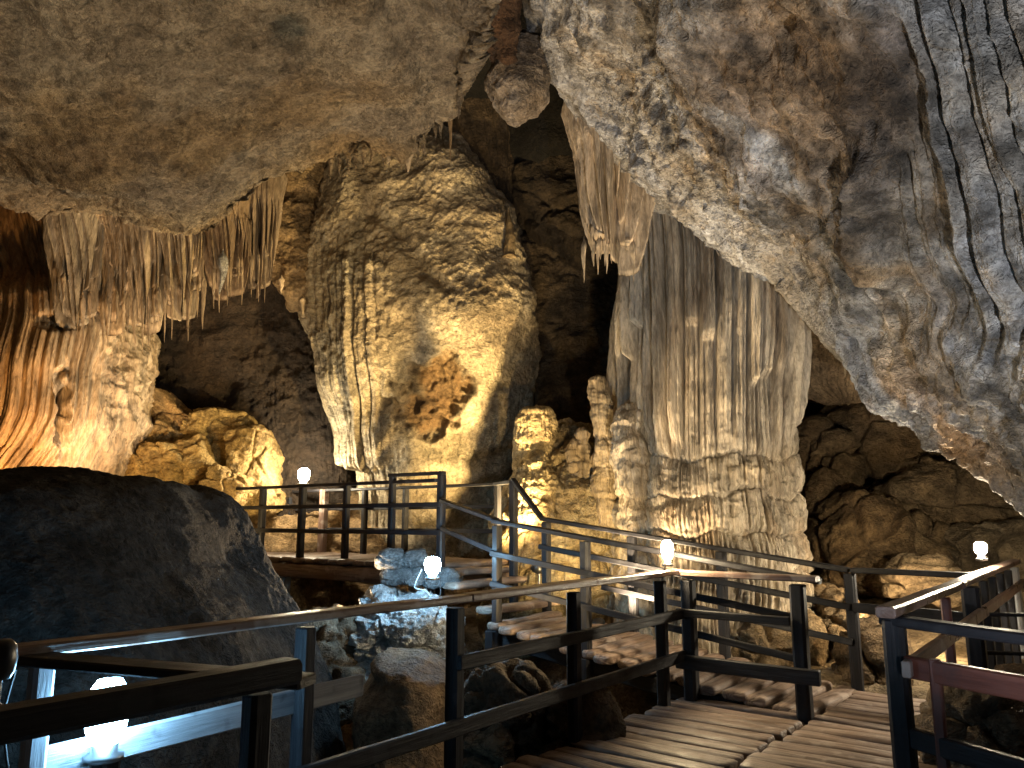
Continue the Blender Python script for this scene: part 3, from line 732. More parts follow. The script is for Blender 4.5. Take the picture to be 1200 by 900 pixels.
loft('stalagmite', [(503, 679, 682, 11.5, .03), (512, 677, 686, 11.5, .08), (535, 675, 691, 11.5, .12), (560, 672, 694, 11.5, .15)], M['flow'], 100, 120, .9, stub_disp(255), const_tint((.9, .8, .65)),
     label='short pointed stalagmite between the fat and the slender ones, right of its smaller twin', cat='stalagmite')
loft('stalagmite', [(517, 672, 675, 11.5, .03), (526, 670, 678, 11.5, .06), (550, 668, 681, 11.5, .1)], M['flow'], 90, 90, .9, stub_disp(257), const_tint((.9, .8, .65)),
     label='smallest stalagmite on the yellow mound, close left of the short pointed one', cat='stalagmite')
loft('stalagmite', [(470, 733, 745, 10.6, .1), (490, 724, 752, 10.5, .25), (540, 723, 756, 10.4, .3), (590, 730, 758, 10.3, .3), (640, 735, 762, 10.2, .34), (720, 725, 770, 10.1, .45)],
     M['flow'], 260, 260, .9, stub_disp(259), const_tint((1.02, .96, .88)), label='thick pale bulging stalagmite grown against the left foot of the fluted column', cat='stalagmite')

# ---- right back wall rocks
RB = [ # px0 px1 py0 py1 Y T seed label tint
    (900, 1250, 330, 480, 15.5, 1.2, 301, 'dim brown ledge of rock high under the slab, right of the fluted column', (.62, .54, .44)),
    (955, 1150, 462, 556, 14.2, 1.1, 302, 'long rounded brown boulder under the ledge, topmost of the right rock pile', (.80, .68, .50)),
    (1010, 1200, 540, 668, 13.0, 1.1, 303, 'largest block of the right rock pile, grey brown with vertical cracks', (.95, .86, .68)),
    (936, 962, 498, 600, 13.6, .5, 304, 'narrow upright stone in shadow close to the right side of the fluted column', (.62, .52, .38)),
    (950, 1002, 512, 578, 13.2, .45, 305, 'tilted wedge-shaped stone left of the largest block', (.80, .70, .52)),
    (942, 990, 555, 612, 13.0, .5, 306, 'low brown stone beneath the tilted wedge', (.70, .60, .45)),
    (945, 1050, 590, 690, 12.2, .8, 307, 'broad dull brown boulder at the foot of the right rock pile', (.66, .56, .40)),
    (1040, 1110, 610, 672, 12.0, .6, 308, 'rounded stone in front of the largest block', (.85, .76, .58)),
    (1085, 1260, 615, 740, 11.6, .9, 309, 'smooth grey stone behind the lamp on the right railing', (.72, .70, .62)),
    (1150, 1330, 480, 640, 13.6, 1.2, 310, 'grey brown rock tucked below the low end of the slab', (.70, .64, .54)),
]
for a, b, c, d, Y, T, sd, lb, tt in RB:
    boulder('boulder', a, b, c, d, Y, T, M['brown'], sd, lb, big=.26, med=.12, small=.03, crack=.13, tint=const_tint(tuple(1.1*q for q in tt)), group='rocks piled on the right', sup=.6, nu=220, nv=160)
loft('stalactite_curtain', [(350, 930, 1060, 12.0, .5), (400, 930, 1045, 12.0, .5), (430, 934, 1040, 12.0, .4), (452, 940, 1030, 12.0, .3), (470, 975, 1005, 12.0, .15)],
     M['brown'], 320, 160, .8, curtain_disp(.16, 321), const_tint((.9, .8, .66)), label='brown ribbed curtain below the slab edge, right of the fluted column', cat='stalactite')

# ---- rock pile on the left
def block(cx, cy, w, h, Y, T, ang, mat, seed, label, tint, group):
    """angular stone: a chamfered, broken box turned in the picture plane"""
    n = 46; g = np.linspace(-1, 1, n); o = P(cx, cy, Y); sc = Y/.94/FPX
    fs = []; F = []; k = 0
    A, B = np.meshgrid(g, g)
    for ax in range(3):
        for sg in (-1, 1):
            q = np.zeros((n, n, 3)); q[..., ax] = sg; q[..., (ax+1) % 3] = A*sg; q[..., (ax+2) % 3] = B
            fs.append(q.reshape(-1, 3)); F.append(grid_faces(n, n)+k); k += n*n
    q = np.vstack(fs); m = np.abs(q).max(1, keepdims=True); l = (np.abs(q)**7).sum(1, keepdims=True)**(1/7.)
    q = q/l
    d = q/np.linalg.norm(q, axis=1, keepdims=True)
    V = q*np.array([w/2*sc, T, h/2*sc])
    x, y, z = V.T
    f1, e, cid = cells(x*2.6+seed, y*2.6, z*2.6, seed)
    r = .10*(cid-.5)-.05*np.exp(-(e/.05)**2)+.10*fbm(x*1.6+seed, y*1.6, z*1.6, 3, seed+1)+.045*ridged(x*2.2, y*5, z*11, 4, seed+2)+.02*fbm(x*11, y*11, z*11, 3, seed+3)
    V = V+d*r[:, None]
    a = math.radians(-ang); c, s_ = math.cos(a), math.sin(a)
    V = np.stack([V[:, 0]*c-V[:, 2]*s_, V[:, 1]+.2*V[:, 0], V[:, 0]*s_+V[:, 2]*c], -1)
    me = mesh_np('boulder', V, np.vstack(F), mat, np.ones(V.shape)*np.array(tint))
    ob = link('boulder', me, None, label, 'boulder', group); ob.location = tuple(o); return ob
YP = [
    (206, 488, 62, 26, 13.4, .35, 38, 331, 'tilted slab-shaped stone leaning at the top of the yellow rock pile', (.95, .85, .75)),
    (160, 524, 52, 44, 13.2, .4, -12, 332, 'brown faceted stone at the left end of the yellow rock pile', (.85, .76, .60)),
    (198, 514, 30, 24, 13.1, .2, 30, 337, 'small pale stone under the tilted slab-shaped one', (.95, .9, .8)),
    (258, 528, 62, 84, 13.6, .5, 8, 333, 'large yellow hump on the right of the rock pile', (1.0, .95, .72)),
    (299, 552, 40, 90, 13.4, .45, -10, 341, 'upright yellow brown stone at the right end of the yellow rock pile', (.85, .78, .60)),
    (194, 556, 54, 56, 12.9, .4, 14, 334, 'smooth bright yellow stone low in the middle of the rock pile', (1.1, 1.0, .70)),
    (232, 542, 32, 54, 13.0, .3, -20, 335, 'small knobbly yellow stone between the two larger yellow ones', (1.0, .9, .65)),
    (266, 578, 40, 50, 12.9, .35, 25, 336, 'squat yellow stone right behind the corner of the dark boulder', (.95, .85, .65)),
    (252, 466, 44, 52, 15.0, .4, 12, 338, 'dim brown block above the large yellow hump', (.55, .42, .32)),
    (358, 474, 46, 70, 15.3, .5, -8, 339, 'dim brown block beside the drapery of the big cream rock', (.34, .27, .21)),
    (338, 530, 80, 70, 15.0, .6, 20, 340, 'dark brown boulder behind the lamp on the platform', (.40, .31, .25)),
]
for a, b, w_, h_, Y, T, an, sd, lb, tt in YP:
    block(a, b, w_, h_, Y, T, an, M['yellow'], sd, lb, tt, 'rocks piled on the left')
# low brown slope behind the platform
loft('rock_slope', [(560, 330, 620, 15.8, .8), (590, 280, 620, 15.4, 1.2), (640, 240, 640, 15.0, 1.5), (720, 220, 660, 14.8, 1.7)],
     M['brown'], 420, 200, .6, gen_disp(351, .3, .16, .05, .06), const_tint((1.15, .98, .72)), label='brown rock bank behind the raised platform, below the big cream rock', cat='rock bank')

# ---- dark boulder, left
def bl_disp(V, px, py, arc, n):
    x, y, z = V[..., 0], V[..., 1], V[..., 2]
    return .16*fbm(x*.6, y*.6, z*.6, 3, 361)+.07*ridged(x*1.5, y*1.5, z*1.2, 5, 362)+.022*ridged(x*7, y*7, z*6, 3, 363)
loft('boulder', [(570, -140, 176, 6.8, 1.4), (574, -220, 206, 6.8, 1.8), (582, -270, 218, 6.7, 2.0), (608, -300, 232, 6.5, 2.1), (650, -330, 252, 6.4, 2.2), (700, -350, 280, 6.3, 2.25), (760, -360, 308, 6.2, 2.3), (860, -380, 335, 6.2, 2.3), (1000, -380, 350, 6.1, 2.3)],
     M['boulder'], 520, 320, .5, bl_disp, const_tint((1, 1, 1)), label='huge dark charcoal boulder with a flat top filling the left foreground', cat='boulder')
# ---- rocks under the walkway
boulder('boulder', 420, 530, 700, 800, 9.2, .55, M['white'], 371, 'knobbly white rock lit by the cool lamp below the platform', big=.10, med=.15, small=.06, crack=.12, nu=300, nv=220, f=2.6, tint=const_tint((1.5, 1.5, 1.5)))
boulder('boulder', 415, 545, 775, 960, 7.3, .8, M['brown'], 372, 'smooth brown boulder below the knobbly white rock', big=.2, med=.06, small=.02, crack=0, tint=const_tint((.75, .66, .58)))
boulder('boulder', 120, 300, 850, 1000, 6.2, .8, M['brown'], 373, 'flat grey stone below the left railing', big=.2, med=.06, small=.02, crack=.04, tint=const_tint((.8, .8, .85)))
UR = [(985, 1045, 728, 800, 8.35, .25, 'added brown stone behind the landing post, hiding a floodlight', (.6, .52, .42)), (330, 420, 720, 840, 8.8, .5, 'grey block under the platform, beside its pale support post', (.7, .72, .75)), (255, 330, 700, 800, 8.2, .4, 'bluish stone in shadow between the dark boulder and the support post', (.6, .65, .72)),  # first stone added to screen a floodlight from view
      (548, 640, 795, 900, 6.1, .25, 'dark stone in the gap under the ramp', (.4, .37, .35)), (640, 715, 815, 900, 6.1, .2, 'brown stone in the gap beside the log supports', (.4, .34, .3)),
      (540, 600, 840, 900, 5.9, .16, 'small rough stone against the plank ends at the boardwalk edge', (1., .95, .9)), (585, 625, 855, 900, 6.3, .14, 'smaller stone behind the one at the plank ends', (.8, .75, .7)),
      (955, 1010, 690, 790, 9.4, .4, 'brown rugged stone at the right foot of the fluted column', (.95, .85, .68)), (1000, 1040, 780, 850, 8.4, .3, 'dark stone beside the landing post', (.35, .3, .28)),
      (1040, 1115, 655, 700, 10.4, .4, 'pale yellow stone on the pale ground under the far rail', (1.6, 1.5, 1.25)), (1110, 1190, 810, 900, 5.2, .3, 'grey stone next to the right edge of the boardwalk', (.8, .74, .68)),
      (1165, 1230, 790, 870, 6.2, .35, 'brown stone behind the red brown rail at the right edge', (.7, .6, .52)), (860, 950, 720, 800, 9.2, .35, 'buff stone at the foot of the fluted column behind the ramp rails', (1.0, .92, .76))]
for k, (a, b, c, d, Y, T, lb, tt) in enumerate(UR):
    boulder('boulder', a, b, c, d, Y, T, M['brown'], 380+k, lb, cat='rock', big=.12, med=.09, small=.03, crack=.09, tint=const_tint(tt), f=1.6, nu=110, nv=80)

# ================================================================== WALKWAYS
rng = np.random.default_rng(5)
def beam_geo(A, B, w, h, seg=None, cham=.18, seed=0, wob=.004, up=(0, 0, 1)):
    """chamfered bar from A to B (centre line), w across, h along 'up'"""
    A = np.asarray(A, float); B = np.asarray(B, float); d = B-A; L = np.linalg.norm(d); d = d/L
    up = np.asarray(up, float)
    if abs(d@up) > .95: up = np.array([D2[0], D2[1], 0.])
    s_ = np.cross(d, up); s_ /= np.linalg.norm(s_); u = np.cross(s_, d)
    c = cham*min(w, h)
    pr = np.array([(w/2-c, -h/2), (w/2, -h/2+c), (w/2, h/2-c), (w/2-c, h/2), (-w/2+c, h/2), (-w/2, h/2-c), (-w/2, -h/2+c), (-w/2+c, -h/2)])
    seg = seg or max(3, int(L/.12))
    t = np.concatenate([[0, .003/L*2], np.linspace(0, 1, seg)[1:-1], [1-.003/L*2, 1]])
    V = []; G = []
    for i, tt in enumerate(t):
        k = .86 if i in (0, len(t)-1) else 1
        o = wob*np.array([noise(tt*L*1.3, seed*3.1, .5, 5), noise(tt*L*1.3, seed*3.1, 5.5, 6)]).ravel()
        kk = 1+.05*float(noise(tt*L*2.2, seed*2.7, 8.5, 7))
        for a, b in pr*k*kk:
            V.append(A+d*tt*L+s_*(a+o[0])+u*(b+o[1])); G.append((tt*L+seed*1.37, a+seed*.71, b+seed*.37))
    n = len(t); F = grid_faces(n, 8, True)
    V = np.array(V); G = np.array(G)
    ca = len(V); V = np.vstack([V, A+d*0, B]); G = np.vstack([G, G[0], G[-1]])
    F = [list(f) for f in F]
    for j in range(8): F.append([ca, (j+1) % 8, j, j]); F.append([ca+1, (n-1)*8+j, (n-1)*8+(j+1) % 8, (n-1)*8+(j+1) % 8])
    return V, F, G
def build_geo(name, parts, mat, origin=(0, 0, 0), smooth=False):
    V = []; Q = []; T3 = []; G = []; o = 0
    for v, f, g in parts:
        V.append(v); G.append(g)
        for x in f:
            x = [i+o for i in x]
            if x[2] == x[3]: T3.append(x[:3])
            else: Q.append(x)
        o += len(v)
    V = np.vstack(V)-np.asarray(origin); G = np.vstack(G)
    me = bpy.data.meshes.new(name); me.from_pydata([tuple(x) for x in V], [], Q+T3); me.update()
    a = me.attributes.new('gco', 'FLOAT_VECTOR', 'POINT'); a.data.foreach_set('vector', G.astype(np.float32).ravel())
    me.polygons.foreach_set('use_smooth', np.full(len(me.polygons), smooth))
    me.materials.append(mat); return me
_bs = [0]
def beam(name, A, B, w, h, mat, root, **k):
    _bs[0] += 1
    g = beam_geo(A, B, w, h, seed=_bs[0], **k)
    me = build_geo(name, [g], mat, tuple(root.location))
    return link(name, me, root)
def plank_geo(A, B, w, h, seed):
    """one split log: rounded, uneven, with irregular ends"""
    A = np.asarray(A, float); B = np.asarray(B, float); d = B-A; L = np.linalg.norm(d); d = d/L
    s_ = np.cross(d, (0, 0, 1)); s_ /= np.linalg.norm(s_); u = np.cross(s_, d)
    m = 14; th = np.linspace(0, 2*np.pi, m, endpoint=False)
    ca = np.sign(np.cos(th))*np.abs(np.cos(th))**.55*w/2; sb = np.sign(np.sin(th))*np.abs(np.sin(th))**.62*h/2
    n = max(8, int(L/.06)); t = np.concatenate([[0], [.006], np.linspace(.02, .98, n), [.994], [1]])
    V = []; G = []
    for i, tt in enumerate(t):
        k = {0: .72, 1: .9}.get(min(i, len(t)-1-i), 1)
        wob = .028*noise(tt*L*1.1, seed*3.7, .5, 11); zz = .016*noise(tt*L*1.7, seed*3.7, 4.5, 12)
        jag = .016*noise(th*1.3, seed*5.1, 2.5+i*0, 13)*(1 if i < 2 or i > len(t)-3 else 0)
        rr = 1+.10*noise(np.cos(th)*1.5, np.sin(th)*1.5+seed*9.1, tt*L*1.5, 14)
        V.append(A+d*(tt*L+jag)[:, None]+s_*(ca*k*rr+wob)[:, None]+np.array([0, 0, 1.])*(sb*k*rr+zz)[:, None]); G.append(np.stack([np.full(m, tt*L+seed*1.91), ca+seed*.83, sb+seed*.47], -1))
    V = np.vstack(V); G = np.vstack(G); nn = len(t)
    F = [list(f) for f in grid_faces(nn, m, True)]
    c0 = len(V); V = np.vstack([V, V[:m].mean(0), V[-m:].mean(0)]); G = np.vstack([G, G[0], G[-1]])
    for j in range(m): F.append([c0, (j+1) % m, j, j]); F.append([c0+1, (nn-1)*m+j, (nn-1)*m+(j+1) % m, (nn-1)*m+(j+1) % m])
    return V, F, G
# --- main boardwalk: two lanes of cross planks
def lane(p0, p1, s0, s1, w, zf, seed, h=.075):
    out = []; s = s0; k = 0
    r = random.Random(seed)
    while s < s1:
        ww = w*(.85+.3*r.random()); c = s+ww/2
        a = r.uniform(-.035, .035); q = r.uniform(-.02, .02)
        out.append(plank_geo(sp_(c+q, p0+a, zf(c, p0)-h/2+r.uniform(-.006, .006)), sp_(c-q, p1+a*.5, zf(c, p1)-h/2+r.uniform(-.006, .006)), ww-.014, h, seed*50+k))
        s += ww; k += 1
    return out
flat = lambda s, p: 0.
walk = lane(-.06, 1.09, -4.2, 5.28, .185, flat, 1)+lane(1.13, 2.26, -4.2, 6.62, .20, flat, 2)
# side bay where the viewer stands
walk += [plank_geo((x0, y, -.04), (x1, y, -.04), .18, .075, 400+i) for i, (x0, x1, y) in enumerate([(-1.2+.0*k, 3.0, -1.6+.19*k) for k in range(10)])] if False else []
me = build_geo('boardwalk', walk, M['plank'], smooth=True)
link('boardwalk', me, kind='structure')
# ramp: slab treads laid along p (climbing towards -p)
def zr(s, p): return .136*(1.12-p)
rampg = []; p = 1.14; k = 0; rr = random.Random(9)
while p > -2.35:
    ww = .215*(.85+.3*rr.random()); c = p-ww/2
    rampg.append(plank_geo(sp_(5.44+rr.uniform(-.05, .05), c+rr.uniform(-.03, .03), zr(0, c)-.045), sp_(6.72, c+rr.uniform(-.02, .02), zr(0, c)-.045), ww-.008, .09, 700+k)); p -= ww; k += 1
me = build_geo('ramp', rampg, M['plank'], smooth=True); link('ramp', me, kind='structure')
PZ = 1.02
st = []
for k in range(4):
    z = .47+(PZ-.47)*(k+1)/4.5; c = -2.52-.27*k
    st.append(plank_geo(sp_(5.6, c, z-.045), sp_(7.0, c, z-.045), .27, .09, 800+k))
me = build_geo('steps', st, M['plank'], smooth=True); link('steps', me, kind='structure')
pl = []; p = -3.55; k = 0
while p > -9.1:
    ww = .26*(.9+.2*rr.random()); c = p-ww/2
    pl.append(plank_geo(sp_(5.85+rr.uniform(-.03, .03), c, PZ-.04), sp_(7.4, c, PZ-.04), ww-.012, .08, 900+k)); p -= ww; k += 1
pl.append(beam_geo(sp_(5.92, -3.5, PZ-.19), sp_(5.92, -9.1, PZ-.19), .10, .20, seed=71)); pl.append(beam_geo(sp_(7.3, -3.5, PZ-.19), sp_(7.3, -9.1, PZ-.19), .10, .20, seed=72))
me = build_geo('platform', pl, M['plank'], smooth=True); link('platform', me, kind='structure')
# under-beams of boardwalk and ramp, support posts
fr = empty('walkway_frame', sp_(5, 1, -1.0), 'dark beams and log posts carrying the boardwalk and the ramp', 'walkway frame')
for s0, s1, p in ((-4.2, 5.25, .08), (-4.2, 6.6, 1.15), (-4.2, 6.6, 2.16)): beam('beam', sp_(s0, p, -.16), sp_(s1, p, -.16), .10, .16, M['rail'], fr)
for s_ in (5.56, 6.62): beam('beam', sp_(s_, 1.1, -.17), sp_(s_, -2.4, zr(0, -2.4)-.17), .10, .16, M['rail'], fr)
for s_, p_, mt in ((4.35, -.03, 'slabstep'), (2.0, .1, 'rail'), (5.5, -1.1, 'rail'), (5.5, -2.3, 'rail'), (6.5, 2.1, 'rail'), (4.2, 2.1, 'rail')):
    beam('support_post', sp_(s_, p_, -1.3), sp_(s_, p_, -.085 if p_ > -.5 else zr(0, p_)-.1), .15, .15, M[mt], fr)
pf = empty('platform_supports', sp_(6.2, -6, -.5), 'pale cement posts standing under the raised platform', 'support posts')
for s_, p_ in ((6.02, -6.8), (6.1, -3.75), (7.2, -5.2), (6.6, -8.2)):
    q = sp_(s_, p_); beam('support_post', (q[0], q[1], -1.3), (q[0], q[1], PZ-.30), .17, .17, M['grey'], pf)

# --- railings
def railing(label, posts, rails, mat='rail', pw=.10, group='railings along the boardwalk', name='railing'):
    """posts: (xyz base, top z, width, mat); rails: (A,B,w,h,mat)"""
    b = np.array(posts[0][0] if posts else rails[0][0], float); b[2] = 0.0 if not posts else posts[0][0][2]
    root = empty(name, b, label, 'railing', group)
    for q in posts:
        A = np.array(q[0], float); top = q[1]; w = q[2] if len(q) > 2 else pw; mt = q[3] if len(q) > 3 else mat
        lean = q[4] if len(q) > 4 else (0, 0)
        beam('post', A, (A[0]+lean[0], A[1]+lean[1], top), w, w, M[mt], root)
    for A, B, w, h, mt in rails: beam('rail', A, B, w, h, M[mt], root)
    return root
HR = 1.08
# left railing of the boardwalk
posts = [(sp_(.02, .0, -.5), HR-.05, .075, 'grey'), (sp_(1.22, 0, -.5), HR-.05, .085), (sp_(2.32, 0, -.6), HR-.05, .095), (sp_(3.62, 0, -.5), HR-.05, .09), (sp_(5.0, .0, -.5), HR-.05, .095)]
rails = [(sp_(-.10, 0, HR), sp_(2.42, 0, HR), .11, .045, 'railtop'), (sp_(2.425, 0, HR), sp_(5.36, 0, HR+.01), .12, .05, 'railtop'),
         (sp_(.05, -.03, .66), sp_(1.62, -.03, .69), .035, .11, 'grey'), (sp_(2.28, .07, .72), sp_(5.30, .07, .73), .04, .085, 'rail'),
         (sp_(.9, .07, .36), sp_(5.3, .07, .37), .045, .09, 'rail')]
railing('long left railing from the cool lamp to the warm lamp on the corner post', posts, rails)
railing('short railing across the end of the boardwalk, right of the warm lamp post',
        [(sp_(5.34, .10, -.4), HR-.06, .115), (sp_(5.34, 1.08, -.05), HR-.05, .115)],
        [(sp_(5.33, .03, HR), sp_(5.33, 1.25, HR+.0), .13, .05, 'railtop'), (sp_(5.26, .02, .74), sp_(5.26, .03+1.0, .74), .04, .07, 'rail'), (sp_(5.26, .0, .32), sp_(5.26, 1.24, .32), .05, .12, 'rail')])
# near left rails
A0 = sp_(-.05, 0, HR-.055)
B0 = np.array([-.74, 2.52, 1.075])
railing('dark near railing at lower left, its thick rail crossing before the cool lamp',
        [((-.78, 2.48, -.2), 1.03, .075, 'rail')],
        [((-1.62, 1.30, 1.08), (-.70, 2.58, 1.08), .10, .075, 'rail'), ((A0[0]-.04, A0[1], 1.055), (-.68, 2.70, 1.02), .13, .035, 'rail'), ((-1.62, 3.05, .52), (-.7, 2.62, .42), .05, .08, 'grey')])
# ramp near side
def rz(p, off): return zr(0, p)+off
railing('near-side ramp railing climbing left from the boardwalk end to the platform',
        [(sp_(5.5, -1.09, -.1), rz(-1.09, HR)-.04, .095), (sp_(5.5, -2.25, .0), rz(-2.25, HR)-.04, .095), ],
        [(sp_(5.5, 1.22, HR-.03), sp_(5.5, -2.3, rz(-2.3, HR)), .10, .05, 'rail'), (sp_(5.45, 1.0, .75), sp_(5.45, -2.3, rz(-2.3, .73)), .035, .062, 'rail'),
         (sp_(5.45, 1.0, .42), sp_(5.45, -2.3, rz(-2.3, .40)), .035, .062, 'rail'), (sp_(5.5, -2.25, rz(-2.25, HR)+.01), sp_(5.93, -3.5, 1.80), .08, .05, 'rail'), (sp_(5.5, -2.3, rz(-2.3, .75)), sp_(5.93, -3.5, 1.45), .035, .058, 'rail')],
        group='railings of the ramp')
railing('far-side ramp railing dropping from the platform to the landing before the column',
        [(sp_(6.7, -2.43, .0), rz(-2.43, HR)-.03, .10), (sp_(6.7, -1.22, -.1), rz(-1.22, HR)-.03, .10), (sp_(6.7, -.15, -.1), rz(-.15, HR)-.03, .10), (sp_(6.7, 1.14, -.2), HR-.03, .10),
         (sp_(6.85, -3.06, .4), PZ+1.05, .10)],
        [(sp_(6.7, 1.14, HR), sp_(6.7, -2.5, rz(-2.5, HR)), .10, .05, 'rail'), (sp_(6.64, 1.14, .74), sp_(6.64, -2.5, rz(-2.5, .74)), .035, .062, 'rail'), (sp_(6.64, 1.14, .42), sp_(6.64, -1.6, rz(-1.6, .42)), .035, .062, 'rail'),
         (sp_(6.7, -2.5, rz(-2.5, HR)+.01), sp_(6.85, -3.08, PZ+1.07), .08, .05, 'rail'),
         (sp_(6.7, 1.16, HR), sp_(6.62, 2.2, HR), .09, .05, 'rail'), (sp_(6.66, 1.16, .74), sp_(6.58, 2.2, .72), .04, .09, 'rail')],
        group='railings of the ramp')
# platform
PT = PZ+1.04
railing('platform railing on the near side, with a taller square frame at its right end',
        [(sp_(5.98, -3.55, .55), PT+.07, .10), (sp_(5.95, -4.42, PZ-.2), PT+.07, .09), (sp_(5.95, -5.35, PZ-.2), PT-.02, .09), (sp_(5.95, -6.35, PZ-.2), PT-.02, .10), (sp_(5.95, -7.35, PZ-.2), PT-.02, .10), (sp_(5.95, -8.4, PZ-.2), PT-.02, .10)],
        [(sp_(5.97, -3.5, PT+.09), sp_(5.95, -4.48, PT+.09), .09, .045, 'rail'), (sp_(5.95, -3.6, PT), sp_(5.95, -9.1, PT), .09, .045, 'rail'),
         (sp_(5.90, -3.5, PZ+.73), sp_(5.90, -9.1, PZ+.73), .035, .058, 'rail'), (sp_(5.90, -3.5, PZ+.38), sp_(5.90, -9.1, PZ+.38), .035, .062, 'rail')], group='railings of the platform')
railing('platform railing on the far side, carrying the round warm white lamp',
        [(sp_(7.3, -3.7, PZ-.1), PT-.02, .09), (sp_(7.3, -5.55, PZ-.1), PT-.02, .09), (sp_(7.3, -6.5, PZ-.1), PT-.02, .09), (sp_(7.3, -7.55, PZ-.1), PT+.02, .13, 'railtop'), (sp_(7.3, -8.5, PZ-.1), PT-.02, .09)],
        [(sp_(6.87, -3.1, PT), sp_(7.3, -3.75, PT), .08, .045, 'rail'), (sp_(7.3, -3.7, PT), sp_(7.3, -9.1, PT), .09, .045, 'rail'), (sp_(7.35, -3.7, PZ+.73), sp_(7.35, -9.1, PZ+.73), .035, .058, 'rail'), (sp_(7.35, -3.7, PZ+.38), sp_(7.35, -9.1, PZ+.38), .035, .062, 'rail')], group='railings of the platform')
# right railing
def rr_(t, z): return np.array([2.04+3.71*t, 4.26+4.74*t, z])
railing('worn right railing running away to the lamp at the right edge',
        [(rr_(0, -.3), HR-.05, .105, 'rail'), (rr_(.253, -.1), HR-.05, .06, 'red'), (rr_(.44, -.3), HR-.05, .13), (rr_(.565, -.2), HR-.05, .07), (rr_(.66, -.2), HR-.05, .07), (rr_(.76, -.2), HR-.05, .07), (rr_(.87, -.2), HR-.05, .07), (rr_(.98, -.2), HR-.05, .08, 'grey')],
        [(rr_(-.03, HR), rr_(.33, HR), .10, .06, 'railtop'), (rr_(.332, HR+.004), rr_(1.0, HR+.01), .11, .05, 'railtop'), (rr_(-.02, .80)+np.array([.05, -.04, 0]), rr_(1.0, .86)+np.array([.05, -.04, 0]), .045, .085, 'railtop')])
Nn = np.array([2.72, 2.9])
def nr(t, z): return np.array([2.04+(Nn[0]-2.04)*t, 4.26+(Nn[1]-4.26)*t, z])
railing('red brown near railing turning off the right corner post towards the viewer',
        [(nr(.14, -.3), .86, .055, 'red')],
        [(nr(-.04, HR-.055), nr(.47, HR-.06), .10, .055, 'rail'), (nr(.475, HR-.06), nr(1.1, HR-.065), .10, .055, 'red'), (nr(.02, .80), nr(1.1, .79), .05, .11, 'red'), (nr(.0, .45), nr(1.1, .42), .05, .10, 'rail')])
# thin bars behind the right railing
railing('thin dark rails behind the right railing near the lamp', [(rr_(.46, -.2)+np.array([1.4, -.3, 0]), .98, .05)],
        [(rr_(.47, .80), rr_(.47, .80)+np.array([1.5, -.3, 0]), .03, .03, 'rail'), (rr_(.47, .50), rr_(.47, .50)+np.array([1.5, -.3, 0]), .03, .03, 'rail')])

# ================================================================== LAMPS AND CABLES
def lathe(name, prof, mat, root, base, seg=24, axis=None):
    th = np.linspace(0, 2*np.pi, seg, endpoint=False)
    V = np.array([[(r*math.cos(a), r*math.sin(a), z) for a in th] for r, z in prof])
    if axis is not None:
        q = Vector((0, 0, 1)).rotation_difference(Vector(axis))
        V = np.array([[tuple(q @ Vector(v)) for v in row] for row in V])
    V = V+(np.asarray(base)-np.asarray(root.location))
    me = mesh_np(name, V, grid_faces(len(prof), seg, True), mat)
    return link(name, me, root)
def bulb_lamp(px, py, Y, col, s, label, r=.035, h=.09, post=None, name='lamp'):
    q = P(px, py, Y)
    root = empty(name, q-np.array([0, 0, h/2+.04]), label, 'lamp', 'lit lamps along the walkway')
    m = bulb_mat('lit bulb '+label[:14], col, s)
    lathe('bulb', [(.001, h), (r*.55, h*.97), (r*.9, h*.8), (r, h*.5), (r*.9, h*.2), (r*.6, .0), (.001, -.001)], m, root, q-np.array([0, 0, h/2]))
    lathe('socket', [(.001, 0), (r*.62, 0), (r*.62, -.035), (r*.9, -.04), (r*.9, -.06), (.001, -.06)], M['metal'], root, q-np.array([0, 0, h/2+.002]))
    return root, q
def cable(pts, r, label, mat='cable'):
    pts = [np.asarray(p, float) for p in pts]
    n = len(pts); t = np.linspace(0, n-1, n*8)
    C = np.stack([smooth_interp(t, np.arange(n), np.array(pts)[:, k]) for k in range(3)], -1)
    V = []
    for i in range(len(C)):
        d = C[min(i+1, len(C)-1)]-C[max(i-1, 0)]; d /= np.linalg.norm(d)+1e-9
        a = np.cross(d, (.3, .9, .2)); a /= np.linalg.norm(a); b = np.cross(d, a)
        V.append([C[i]+r*(math.cos(w)*a+math.sin(w)*b) for w in np.linspace(0, 2*np.pi, 6, endpoint=False)])
    me = mesh_np('cable', np.array(V), grid_faces(len(C), 6, True), M[mat])
    return link('cable', me, None, label, 'cable')
# positions follow the posts they stand on; bulbs oversized to take in their glare
bulb_lamp(782, 644, 7.08, (1, .78, .46), 380, 'tall warm white lamp standing on the corner post in the middle', .055, .17)
bulb_lamp(356, 556, 12.95, (1, .86, .6), 260, 'round warm white lamp on the far railing of the platform', .10, .21)
bulb_lamp(1149, 642, 7.45, (1, .86, .62), 1000, 'small white lamp on the right railing near the right edge', .055, .11)
bulb_lamp(507, 662, 8.55, (.36, .70, 1.), 130, 'round cool blue white lamp fixed low on the platform post', .09, .18)
root, q = bulb_lamp(126, 832, 3.18, (.30, .66, 1.), 66, 'big glaring cool white lamp below the thick dark rail at the lower left', .08, .24)
bx = beam('box', q+np.array([.0, .01, -.17]), q+np.array([.0, .01, -.30]), .13, .07, M['black'], root)
p2 = sp_(.02, .0)
cable([q+np.array([-.03, -.03, -.2]), q+np.array([-.12, -.03, -.22]), q+np.array([-.20, 0, -.30]), q+np.array([-.22, 0, -.5])], .006, 'pale cable looping down from the left of the cool lamp', 'grey')
